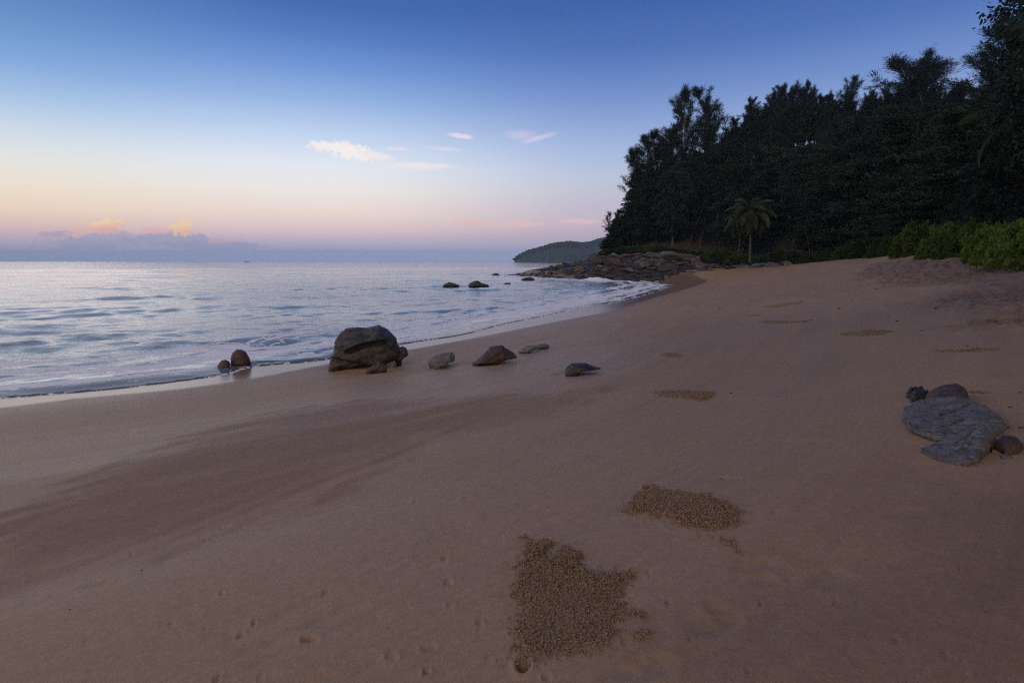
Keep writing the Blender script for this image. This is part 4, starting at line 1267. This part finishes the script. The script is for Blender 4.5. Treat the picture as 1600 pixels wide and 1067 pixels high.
FR = [frond_mesh(1), frond_mesh(2, 3.8, 1.2), frond_mesh(3, 3.3, .8), frond_mesh(5, 3.5, 1.35)]
FRD = frond_mesh(4, 3.4, 1.6, m_palmdry)
NUT = rock_mesh('coconut', 7, 2, 12, .95, .01, m_palm)


def palm(u, v_base, Y, v_crown, label, scale=1.0, n=24, lean=(0, 0), dry=3, seed=1):
    r = random.Random(seed)
    q = aty(u, v_base, Y); h = aty(u, v_crown, Y)[2] - q[2]
    e = link('coconut_palm', None, label, 'palm tree'); e.location = q.tolist()
    T = Tubes(); pts = [(lean[0] * (k / 8) ** 1.6, lean[1] * (k / 8) ** 1.6, -.5 + (h + .5) * k / 8) for k in range(9)]
    T.add(pts, .17 * scale, .09 * scale, 9); link('trunk', T.mesh('trunk', m_bark), parent=e)
    for k in range(n):
        dryf = k < dry
        f = link('frond', FRD if dryf else r.choice(FR), parent=e)
        f.location = (lean[0], lean[1], h)
        tilt = math.radians(68) if dryf else math.radians(-22 + 108 * ((k - dry) / max(1, n - dry)) ** .8)
        f.rotation_euler = (r.uniform(-.15, .15), tilt, k * 2.399 + r.uniform(-.2, .2))
        s = scale * r.uniform(.85, 1.1); f.scale = (s, s, s)
        if dryf: f['label'] = 'dead brown frond hanging against the trunk'
    for k in range(4):
        c = link('coconut', NUT, parent=e); a = k * 1.6
        c.location = (lean[0] + .2 * math.cos(a), lean[1] + .2 * math.sin(a), h - .22); c.scale = (.13 * scale,) * 3
    return e


palm(1172, 404, 72.5, 327, 'coconut palm standing at the edge of the rocks before the dark forest', 1.0, 30, (-.35, 0), 3, 4)
palm(1154, 403, 76, 345, 'smaller palm with a thin trunk just left behind the coconut palm', .8, 18, (.1, 0), 2, 5)
palm(1612, 410, 25.0, 178, 'tall palm at the right edge whose fronds droop beside the near tree', .85, 24, (-.3, 0), 5, 6)
palm(1600, 392, 30.0, 312, 'low palm at the right edge with fronds arching just above the green shrubs', 1.0, 22, (-.2, 0), 3, 8)

# ------------------------------------------------------------------ the near tree that overhangs at top right
def near_tree():
    rs = np.random.default_rng(77)
    q = aty(1700, 400, 22); e = link('overhanging_tree', None, 'near leafy tree reaching in from the right edge at the top', 'tree'); e.location = q.tolist()
    T = Tubes(); T.add([(0, 0, -1), (-.1, 0, 4), (-.6, .2, 8), (-1.0, .2, 12)], .35, .12, 9)
    C = []; Dd = []
    targets = [(a_ + 14, b_) for a_, b_ in [(1548, 20), (1560, 45), (1578, 8), (1595, 25), (1570, 75), (1550, 100), (1590, 60), (1605, 90), (1590, 120), (1572, 145), (1610, 140), (1620, 20), (1630, 60), (1640, 100), (1600, -20), (1575, -15), (1640, -40), (1660, 0), (1680, 60), (1620, 170), (1600, 190),
               (1650, 150), (1625, 220), (1600, 235), (1650, 250), (1680, 200), (1700, 120), (1720, 40), (1740, 100), (1660, -70), (1700, -60), (1610, 150), (1560, 160), (1588, 170), (1585, 205)]]
    for (u, v) in targets:
        t = aty(u, v, 22 + rs.uniform(-1.5, 1.5)) - q
        s = np.array([-.3 - .05 * t[2], .1, min(11, max(3, t[2] - 2))])
        T.add([s, (s + t) / 2 + rs.normal(0, .2, 3), t], .07, .015, 5)
        n = 170
        off = np.clip(rs.normal(0, 1, (n, 3)), -1.7, 1.7) * np.array([.30, .45, .22]) + np.array([.15, 0, 0])
        C.append(t + off); Dd.append(rs.normal(0, .7, (n, 3)) + np.array([-.35, 0, -.4]))
    C = np.concatenate(C); Dd = np.concatenate(Dd)
    link('trunk', T.mesh('trunk', m_bark), parent=e)
    link('crown', leaves_mesh('crown', C, Dd, rs.uniform(.15, .27, len(C)), .10, m_broad, rs), parent=e)


near_tree()
for u, Yd, vt, lab in [(1585, 29, 215, 'dense dark tree under the overhanging tree at the right edge'), (1545, 33, 262, 'dense dark tree behind the low palm at right'), (1650, 24, 120, 'tall dark tree just beyond the right edge palm')]:
    q = aty(u, 398, Yd); plant('broadleaf_tree', BRD[2], q, top_h(q, u, vt), 10.0, u, lab, None, 1.0)

for (x_, y_, h_, k_) in [(9.5, 4.5, 13, 0), (11.5, 1.0, 14, 2), (9.0, -2.5, 13, 3), (12.5, -6, 14, 1), (7.5, -7.5, 12, 2), (15, 4.5, 15, 3), (14, 9.5, 12, 0)]:  # more forest out of view, added to shade the near sand
    plant('broadleaf_tree', BRD[k_], (x_, y_, ground_z(x_, y_) - .1), h_, 10.0, x_ * y_, 'unseen tree added beyond the right edge to shade the near sand', 'added shade trees beyond the right edge', 1.1)

# ------------------------------------------------------------------ shrubs on the sand edge
def shrub(seed, rad=1.6, H=1.5, n=7000, mat=None, leaf=.13):
    rs = np.random.default_rng(seed)
    d = rs.normal(size=(n, 3)); d[:, 2] = np.abs(d[:, 2]); d /= np.linalg.norm(d, axis=1)[:, None]
    lump = .78 + .32 * fbm(d[:, 0] * 2.4 + seed, d[:, 1] * 2.4, d[:, 2] * 2.4, 3) * 1.4
    k = np.round(fbm(d[:, 0] * 7 + seed, d[:, 1] * 7, d[:, 2] * 7, 1) * 6) / 6 * .10
    rr_ = (lump + k) * rs.uniform(.72, 1.0, n) ** .35
    C = d * rr_[:, None] * np.array([rad, rad, H]); C[:, 2] = np.maximum(C[:, 2], .02)
    Dd = d * .8 + rs.normal(0, .75, (n, 3)) + np.array([0, 0, .15])
    T = Tubes()
    for a in range(16):
        q = C[rs.integers(n)] * .9; T.add([(0, 0, -.2), q * .5 + (0, 0, .1), q], .03, .008, 4)
    return T.mesh('stems', m_bark), leaves_mesh('foliage', C, Dd, rs.uniform(.7, 1.2, n) * leaf, leaf * .75, mat or m_bush, rs)


SHR = [shrub(501), shrub(502), shrub(503)]
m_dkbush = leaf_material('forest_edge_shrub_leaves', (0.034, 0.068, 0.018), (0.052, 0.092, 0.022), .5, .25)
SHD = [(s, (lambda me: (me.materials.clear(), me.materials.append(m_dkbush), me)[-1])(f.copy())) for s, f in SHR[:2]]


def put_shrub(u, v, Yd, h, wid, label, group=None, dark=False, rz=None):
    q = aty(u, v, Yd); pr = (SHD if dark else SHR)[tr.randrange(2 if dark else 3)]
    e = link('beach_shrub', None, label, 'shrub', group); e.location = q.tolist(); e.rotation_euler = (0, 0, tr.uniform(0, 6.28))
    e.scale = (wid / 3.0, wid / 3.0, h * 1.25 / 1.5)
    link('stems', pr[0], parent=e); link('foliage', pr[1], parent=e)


G1 = 'bright green shrubs above the sand at right'
for k, (u, v, Yd, h, w, lab) in enumerate([
    (1428, 400, 37.0, 1.95, 3.0, 'leftmost bright green shrub on the crest of the sand'),
    (1450, 398, 36.5, 1.5, 2.6, None), (1474, 404, 32.5, 1.7, 2.6, 'bright green shrub in the dip of the hedge, second mound from the left'), (1500, 403, 30.0, 1.55, 2.6, None), (1522, 400, 29, 1.6, 2.6, None),
    (1548, 407, 25.5, 1.4, 2.4, 'tall mound of bright green shrub near the right edge'), (1580, 412, 23.0, 1.45, 2.5, None), (1604, 414, 21.5, 1.6, 2.6, 'tallest bright green shrub, cut by the right edge of the picture'), (1575, 400, 26.5, 1.5, 3.0, None), (1640, 416, 19.5, 1.6, 3.0, None),
    (1520, 396, 33, 1.8, 3.0, None), (1480, 397, 37, 1.7, 3.0, None)]):
    put_shrub(u, v + 3, Yd, h, w, lab or 'bright green leafy shrub in the hedge above the trodden sand', None if lab else G1)
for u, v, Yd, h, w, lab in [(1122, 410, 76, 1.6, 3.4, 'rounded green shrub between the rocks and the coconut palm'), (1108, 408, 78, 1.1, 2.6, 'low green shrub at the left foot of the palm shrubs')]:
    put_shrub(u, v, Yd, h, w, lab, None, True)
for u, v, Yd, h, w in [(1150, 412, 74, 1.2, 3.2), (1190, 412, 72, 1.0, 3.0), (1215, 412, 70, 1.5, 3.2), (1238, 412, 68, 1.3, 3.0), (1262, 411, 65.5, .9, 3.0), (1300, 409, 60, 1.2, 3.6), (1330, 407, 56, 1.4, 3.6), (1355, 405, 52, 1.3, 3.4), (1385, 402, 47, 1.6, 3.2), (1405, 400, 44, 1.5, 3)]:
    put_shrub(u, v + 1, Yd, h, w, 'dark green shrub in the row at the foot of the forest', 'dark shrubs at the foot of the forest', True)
u = 947
while u < 1112:
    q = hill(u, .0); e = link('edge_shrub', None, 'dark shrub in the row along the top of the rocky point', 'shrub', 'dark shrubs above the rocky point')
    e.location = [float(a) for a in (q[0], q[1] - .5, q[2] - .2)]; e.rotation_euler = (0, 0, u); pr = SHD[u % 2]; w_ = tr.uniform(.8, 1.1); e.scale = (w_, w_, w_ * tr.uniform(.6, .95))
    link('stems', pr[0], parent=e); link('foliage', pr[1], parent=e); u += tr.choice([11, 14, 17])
# the many-stemmed shrub fanning out at the forest edge
q = aty(1268, 411, 65); e = link('many_stemmed_shrub', None, 'bare stemmed shrub fanning slanted pale stems at the forest edge', 'shrub'); e.location = q.tolist()
T = Tubes(); r = random.Random(3); C = []; Dd = []
for k in range(9):
    a = -.2 + .16 * k; L = r.uniform(3.6, 5.0); p1 = (math.sin(a) * L * .5, r.uniform(-.5, .5), math.cos(a) * L * .5); p2 = (math.sin(a * 1.25) * L, r.uniform(-.9, .9), math.cos(a * 1.25) * L)
    T.add([(.05 * k, 0, -.3), p1, p2], .06, .02, 5)
    for _ in range(160): C.append(np.array(p2) + np.array([r.gauss(0, .6), r.gauss(0, .6), r.gauss(.1, .25)])); Dd.append((r.gauss(0, 1), r.gauss(0, 1), r.gauss(0, .4)))
link('stems', T.mesh('stems', m_bark), parent=e)
link('foliage', leaves_mesh('foliage', np.array(C), np.array(Dd), .28, .13, m_tier, np.random.default_rng(5)), parent=e)

# ------------------------------------------------------------------ distant headland
m_far, N, b = new_mat('distant_woods')
g = N.new('ShaderNodeNewGeometry'); nb = N.noise(g.outputs['Position'], .12, 5, .7)
N.put(b.inputs['Base Color'], N.mix(N.maprange(nb, .3, .7), (.02, .036, .03), (.035, .055, .04))); b.inputs['Roughness'].default_value = .9
hu = np.array([805, 812, 820, 835, 850, 862, 875, 890, 900, 908, 920, 930, 945, 960, 1000, 1060, 1200])
hv = np.array([405.5, 400, 395, 390, 386, 382, 380, 378.5, 379.5, 380.5, 377, 373, 368.5, 366, 362, 362, 366.0])
YD = 1150.0
us = np.linspace(804, 1200, 380); ts = np.linspace(-1, 1.0, 34)
Vd = []
for t in ts:
    for u in us:
        top = aty(u, np.interp(u, hu, hv), YD); hgt_ = max(.5, top[2])
        prof = math.cos(t * math.pi / 2) ** .75
        Yq = YD + t * min(160, 20 + hgt_ * 3.2) + (120 if u > 905 else 0) * sstep(np.array(u), 905, 925)
        z = hgt_ * prof * (Yq / YD if t == 0 else 1) - 1
        Vd.append((top[0] / YD * Yq, Yq, z))
Vd = np.array(Vd); Vd[:, 2] += (1.3 * fbm(Vd[:, 0] * .12, Vd[:, 1] * .12, 1, 3) + 1.6 * np.abs(perlin(Vd[:, 0] * .25, Vd[:, 1] * .25, 3))) * sstep(Vd[:, 2], 1, 7)
nu = len(us); i = np.arange(len(ts) - 1)[:, None] * nu; j = np.arange(nu - 1)[None, :]
ff = np.stack([i + j, i + j + 1, i + nu + j + 1, i + nu + j], -1).reshape(-1, 4)
o = link('distant_headland', mesh_from('distant_headland', Vd, ff, [m_far], False), kind='structure')
rs = np.random.default_rng(9); n = 26000
iu = rs.integers(0, nu - 1, n); it = rs.integers(8, 26, n); cc = Vd[it * nu + iu]
ok = cc[:, 2] > 3; cc = cc[ok]
dd = rs.normal(0, 1, (len(cc), 3)); dd[:, 2] = abs(dd[:, 2]) + .3
C = cc + rs.normal(0, 2.0, (len(cc), 3)) * np.array([1, 1, .25])
o = link('distant_woods', leaves_mesh('distant_woods', C, dd, rs.uniform(1.5, 4.5, len(C)), 2.6, m_far, rs), kind='stuff')
o['label'] = 'far off tree cover on the hazy distant headland'

# ------------------------------------------------------------------ boat on the horizon
m_hull, N, b = new_mat('boat_hull_paint'); N.put(b.inputs['Base Color'], N.mix(N.noise(N.new('ShaderNodeTexCoord').outputs['Object'], 1.5, 3), (.05, .045, .045), (.09, .07, .065))); b.inputs['Roughness'].default_value = .6
q = atz(386, 409.3, 0.0); k = 1300 / q[1]; q = q * np.array([k, k, 0])
boat = link('fishing_boat', None, 'tiny dark fishing boat far out on the horizon', 'boat', loc=(float(q[0]), 1300.0, 0.0))
st = []; secs = 13
for i in range(secs):
    t = i / (secs - 1); x = -5.5 + 11 * t; w = 1.25 * math.sin(math.pi * min(1, t * .75 + .22)) ** .7 * (1 if t < .7 else max(.04, (1 - t) / .3)); sheer = .95 + 1.0 * max(0, t - .55) ** 1.5 * 2.2
    for a in range(7):
        aa = math.pi * a / 6; st.append((x, -w * math.cos(aa), sheer - (sheer + .35) * math.sin(aa) ** .7))
ff = [(i * 7 + a, i * 7 + a + 1, (i + 1) * 7 + a + 1, (i + 1) * 7 + a) for i in range(secs - 1) for a in range(6)]
ff += [(i * 7, (i + 1) * 7, (i + 1) * 7 + 6, i * 7 + 6) for i in range(secs - 1)]
link('hull', mesh_from('hull', st, ff, [m_hull], False), parent=boat)


def boxm(name, x0, x1, y0, y1, z0, z1, mat, parent, taper=0):
    v = [(x0, y0, z0), (x1, y0, z0), (x1, y1, z0), (x0, y1, z0), (x0 + taper, y0 + taper, z1), (x1 - taper, y0 + taper, z1), (x1 - taper, y1 - taper, z1), (x0 + taper, y1 - taper, z1)]
    f = [(0, 3, 2, 1), (4, 5, 6, 7), (0, 1, 5, 4), (1, 2, 6, 5), (2, 3, 7, 6), (3, 0, 4, 7)]
    return link(name, mesh_from(name, v, f, [mat], False), parent=parent)


boxm('cabin', -4.8, -2.6, -.9, .9, .8, 2.5, m_hull, boat, .15)
boxm('cabin_roof', -5.1, -2.2, -1.05, 1.05, 2.53, 2.65, m_hull, boat)
T = Tubes(); T.add([(-3.4, 0, 2.6), (-3.4, 0, 4.2)], .05, .03, 5); link('mast', T.mesh('mast', m_hull), parent=boat)

# ------------------------------------------------------------------ crab sand heaps
m_heap, N, b = new_mat('dug_sand')
g = N.new('ShaderNodeNewGeometry'); nb = N.noise(g.outputs['Position'], 40, 4, .7); ng = N.noise(g.outputs['Position'], 300, 2, .7)
cc_ = N.mix(N.maprange(nb, .3, .7), (.235, .157, .103), (.335, .228, .152))
N.put(b.inputs['Base Color'], N.mix(1.0, cc_, N.maprange(ng, .3, .7, .8, 1.2, False), 'MULTIPLY')); b.inputs['Roughness'].default_value = .85
b.inputs['Specular IOR Level'].default_value = .3
bp = N.new('ShaderNodeBump'); N.put(bp.inputs['Height'], N.math('ADD', N.math('MULTIPLY', nb, .004), N.math('MULTIPLY', ng, .0015))); bp.inputs['Distance'].default_value = 1.0; N.l.new(bp.outputs[0], b.inputs['Normal'])


def heap(px, origin_px, hgt_, npel, label, seed, psize=(.003, .009), res=None, core=True, edge=.5):
    rs = np.random.default_rng(seed)
    poly = sand_poly(px); o3 = on_sand(*origin_px); lo_, hi_ = poly.min(0) - .03, poly.max(0) + .03
    ext = max(hi_ - lo_); res = res or ext / 200
    e = link('crab_sand_heap', None, label, 'sand heap'); e.location = (float(o3[0]), float(o3[1]), float(o3[2]))
    xs = np.arange(lo_[0], hi_[0], res); ys = np.arange(lo_[1], hi_[1], res)
    XX, YY = np.meshgrid(xs, ys); x = XX.ravel(); y = YY.ravel(); P_ = np.stack([x, y], 1)
    dd, _ = sea_dist(P_); g0 = base_height(P_, dd)
    lm_ = sstep(-dd, 0.0, 1.5); _, S_ = sea_dist(P_)
    g0 = g0 + lm_ * (0.018 * fbm(S_ * 0.12, dd * 0.5, 1.0, 3) + 0.006 * fbm(S_ * 0.5, dd * 2.2, 4.0, 2))
    w = ext * .04
    k, sdist = soft_in(P_ + w * 1.6 * np.stack([fbm(x / w / 3, y / w / 3, 1, 3), fbm(x / w / 3, y / w / 3, 7, 3)], 1), poly, w)
    ps0 = psize[1] * (1.3 if npel > 5000 else 1.8)
    k = k * sstep(sdist / (ext * .11) + 2.4 * perlin(x / ps0 / 3.2, y / ps0 / 3.2, 3) + 1.0 * perlin(x / ps0 / 9, y / ps0 / 9, 8) - .05, 0, .3)
    r_ = np.hypot(x - o3[0], y - o3[1]); th = np.arctan2(y - o3[1], x - o3[0])
    ps = psize[1] * (1.3 if npel > 5000 else 1.6)
    cl = np.clip(1.3 * perlin(x / ps / 3.0, y / ps / 3.0, 1) + .8 * perlin(x / ps / 1.3, y / ps / 1.3, 4) + .15, -.35, 1.2) * (.45 + .9 * sstep(r_, ext * .3, ext * .85))
    groove = perlin(th * 9, r_ * 2.0 / max(ext, .1), 2) * .5
    big_ = fbm(x / ext * 6, y / ext * 6, seed, 3)
    hh_ = k * (hgt_ * (.35 + .55 * sstep(r_, 0, ext * .7)) + hgt_ * .7 * big_ + ps * 2.0 * cl + hgt_ * .45 * groove) - (1 - k) * .02
    if origin_px in burrow_px:
        rx = np.hypot(x - o3[0], (y - o3[1]) * .62); hh_ -= .1 * np.exp(-(rx / .021) ** 2)
    z = g0 + hh_
    nxx, nyy = len(xs), len(ys); i = np.arange(nyy - 1)[:, None] * nxx; j = np.arange(nxx - 1)[None, :]
    f = np.stack([i + j, i + j + 1, i + nxx + j + 1, i + nxx + j], -1).reshape(-1, 4)
    m_ = (k > .03)[f].any(1)
    V, F3, _ = compact(np.stack([x - o3[0], y - o3[1], z - o3[2]], 1), f[m_], {})
    if len(F3): link('sand_body', mesh_from('sand_body', V, F3, [m_heap], True), parent=e)
    # loose pellets, thickest round the rim
    ok_ = np.where((k > .02) & (k < .995))[0]; al = np.where(k > .3)[0]
    wa = (.06 + np.clip(cl[al], 0, 1.2) ** 1.5 + .25 * sstep(r_[al], ext * .4, ext * .9)) if len(al) else None
    pick = np.concatenate([rs.choice(ok_, int(npel * edge)), rs.choice(al, int(npel * (1 - edge)), p=wa / wa.sum())]) if len(al) else rs.choice(ok_, npel)
    # strays
    jit = rs.normal(0, 1, (len(pick), 2)) * np.where(rs.random(len(pick)) < .10, ext * .045, ps)[:, None]
    px_, py_ = x[pick] + jit[:, 0], y[pick] + jit[:, 1]; pz = np.maximum(z[pick], g0[pick])
    stray = np.hypot(jit[:, 0], jit[:, 1]) > ps * 3; pz = np.where(stray, g0[pick] + .001, pz)
    sz = psize[0] * .6 + (psize[1] * 1.25 - psize[0] * .6) * rs.random(len(pick)) ** 2.2
    iv, if_ = ico(1)
    V = (iv[None] * sz[:, None, None] * (1 + .25 * rs.normal(0, .6, (len(pick), len(iv), 1))) + np.stack([px_ - o3[0], py_ - o3[1], pz - o3[2] + sz * .5], 1)[:, None, :]).reshape(-1, 3)
    F3 = (if_[None] + (np.arange(len(pick)) * len(iv))[:, None, None]).reshape(-1, 3)
    link('sand_pellets', mesh_from('sand_pellets', V, F3, [m_heap], True), kind='stuff', parent=e)


heap([(812, 1030), (806, 990), (810, 950), (806, 915), (812, 885), (820, 862), (826, 850), (846, 846), (862, 848), (856, 866), (876, 872), (884, 858), (908, 868), (904, 888), (928, 896), (950, 893), (974, 893), (988, 898), (978, 916), (960, 930),
      (982, 944), (998, 960), (972, 966), (950, 972), (966, 984), (964, 998), (930, 1008), (890, 1020), (860, 1032), (832, 1038), (824, 1042)], burrow_px[0], .014, 17000, 'largest fan of dug tan sand with a burrow hole at its lower left tip', 3, (.0014, .0046), .0035, edge=.22)
heap([(990, 992), (1000, 986), (1018, 986), (1014, 996), (996, 998)], (1003, 992), .006, 130, 'small cluster of sand pellets just right of the largest fan', 4, (.003, .0065), .004)
heap([(822, 848), (812, 838), (820, 834), (834, 842), (832, 852)], (823, 843), .004, 90, 'scatter of sand pellets just above the largest fan', 14, (.002, .0055), .004)
heap([(872, 862), (880, 852), (896, 852), (892, 864), (880, 868)], (884, 860), .004, 90, 'pellet cluster at the top of the largest fan', 15, (.002, .0055), .004)
heap([(1004, 764), (990, 776), (982, 790), (972, 800), (992, 804), (1014, 798), (1030, 806), (1046, 806), (1056, 822), (1080, 818), (1108, 826), (1140, 822), (1156, 812), (1150, 800), (1168, 798), (1146, 790), (1120, 782), (1110, 774), (1070, 768), (1040, 766), (1016, 758)], burrow_px[1], .012, 10000,
     'second fan of dug tan sand with a hole at its top, right of centre', 5, (.0018, .0055), .005, edge=.25)
heap([(1118, 836), (1140, 842), (1160, 864), (1154, 868), (1128, 846)], (1140, 852), .004, 60, 'thin trail of pellets below the second fan of dug sand', 16, (.003, .007), .006)
heap([(1024, 612), (1050, 610), (1090, 611), (1118, 613), (1112, 620), (1096, 626), (1080, 622), (1050, 621), (1030, 618)], (1040, 614), .012, 1500, 'tan sand heap lying below the black fin shaped rock', 6, (.003, .008), .012)
heap([(1032, 556), (1040, 552), (1056, 553), (1068, 557), (1050, 559)], (1048, 556), .02, 250, 'small tan sand heap mid beach above the one near the fin rock', 7, (.003, .009), .015)
heap([(1186, 502), (1210, 501), (1250, 502), (1268, 500), (1262, 504), (1230, 506), (1196, 506)], (1220, 503), .015, 500, 'long tan sand heap far along the beach, upper one', 8, (.004, .012), .03)
heap([(1300, 524), (1340, 518), (1370, 516), (1400, 518), (1380, 523), (1350, 526), (1320, 525)], (1350, 521), .014, 600, 'wide flat sand heap left of the trodden sand', 9, (.004, .011), .025)
heap([(1456, 548), (1490, 548), (1530, 544), (1560, 547), (1530, 551), (1490, 551)], (1510, 548), .01, 450, 'thin line of dug sand near the right edge above the rocks', 10, (.003, .009), .018)
heap([(1512, 612), (1530, 611), (1548, 613), (1530, 615)], (1530, 613), .012, 160, 'small strip of dug sand right of the brown domed rock', 11, (.002, .006), .012)
heap([(1165, 493), (1190, 491), (1186, 494), (1170, 494)], (1178, 492), .014, 160, 'smallest sand heap left of the long far one', 12, (.004, .011), .03)
heap([(1180, 480), (1220, 475), (1260, 470), (1250, 475), (1210, 481)], (1220, 476), .014, 220, 'long low ridge of loose sand farthest along the beach', 13, (.005, .012), .04)

# ------------------------------------------------------------------ bits on the sand
m_bit, N, b = new_mat('dark_driftwood'); N.put(b.inputs['Base Color'], N.mix(N.noise(N.new('ShaderNodeTexCoord').outputs['Object'], 20, 3), (.03, .024, .02), (.07, .05, .04))); b.inputs['Roughness'].default_value = .8
r = random.Random(21)
bits = [(725, 777, 3), (697, 722, 1), (712, 722, 1), (655, 720, 1), (683, 775, 1), (565, 752, 1), (431, 812, 1), (163, 833, 3), (255, 793, 2.5), (328, 860, 1), (395, 836, 1.5), (110, 952, 2), (222, 890, 2), (143, 734, 1), (144, 692, 1), (530, 864, 1), (560, 1048, 1),
        (1312, 482, 3), (1463, 482, 3), (1557, 503, 3), (1403, 502, 3), (1512, 541, 3), (1292, 603, 1.5), (1243, 599, 1), (1519, 596, 2), (1527, 596, 2), (1580, 636, 3), (1594, 613, 3), (1440, 517, 3), (1353, 545, 2), (1010, 614, 3), (1143, 614, 3), (1036, 563, 1.5),
        (1252, 470, 2), (1170, 479, 2), (1272, 452, 2), (1576, 668, 3), (1596, 668, 4), (1128, 748, 4), (680, 958, 1.2), (724, 950, 1), (1330, 470, 2), (1370, 452, 2)]
bits += [(1075 + r.random() * 62, 476 + r.random() * 26, 1.6) for _ in range(24)]
for u, v, s in bits:
    q = on_sand(u, v); dist = np.linalg.norm(q - np.array([0, 0, CAM_Z])); L = s * dist / F * r.uniform(.8, 1.2)
    T = Tubes(); c = (L * .5, r.uniform(-.2, .2) * L, L * .10)
    T.add([(-L * .8, 0, 0), (0, r.uniform(-.25, .25) * L, L * .18), c], L * .24, L * .12, 5)
    me = T.mesh('beach_debris', m_bit)
    o = link('beach_debris', me, 'dark bit of bark or twig lying on the smooth sand', 'debris', 'dark bits scattered on the sand'); o.location = q.tolist(); o.rotation_euler = (0, 0, r.uniform(-.7, .7))
q = on_sand(1010, 437.5)
for (a, b_, c_, z_, lab) in [(1003, 436, 1035, 437.5, 'long pale driftwood branch lying at the water edge of the cove'), (1018, 439.5, 1008, 436, 'short forked driftwood piece beside the long branch in the cove')]:
    p0 = aty(a, b_, 71); p1 = aty(c_, z_, 71.5); T = Tubes(); md_ = (p0 + p1) / 2 + np.array([0, 0, .15])
    T.add([np.zeros(3), md_ - p0, p1 - p0], .10, .04, 6); o = link('driftwood', T.mesh('driftwood', m_bark), lab, 'driftwood'); o.location = p0.tolist()

# ------------------------------------------------------------------ haze
m_hz = bpy.data.materials.new('haze_air'); m_hz.use_nodes = True; N = NT(m_hz.node_tree)
N.n.remove(N.n['Principled BSDF']); pv = N.new('ShaderNodeVolumePrincipled'); pv.inputs['Color'].default_value = (.48, .72, 1.0, 1); pv.inputs['Density'].default_value = .00026
pv.inputs['Anisotropy'].default_value = 0.0
N.l.new(pv.outputs[0], N.n['Material Output'].inputs['Volume'])
hb = 3300; z0, z1 = -4.8, 58.0
v = [(-hb, -hb, z0), (hb, -hb, z0), (hb, hb, z0), (-hb, hb, z0), (-hb, -hb, z1), (hb, -hb, z1), (hb, hb, z1), (-hb, hb, z1)]
f = [(0, 3, 2, 1), (4, 5, 6, 7), (0, 1, 5, 4), (1, 2, 6, 5), (2, 3, 7, 6), (3, 0, 4, 7)]
bed.scale = (.36, .36, 1)
link('haze', mesh_from('haze', v, f, [m_hz], False), kind='stuff')
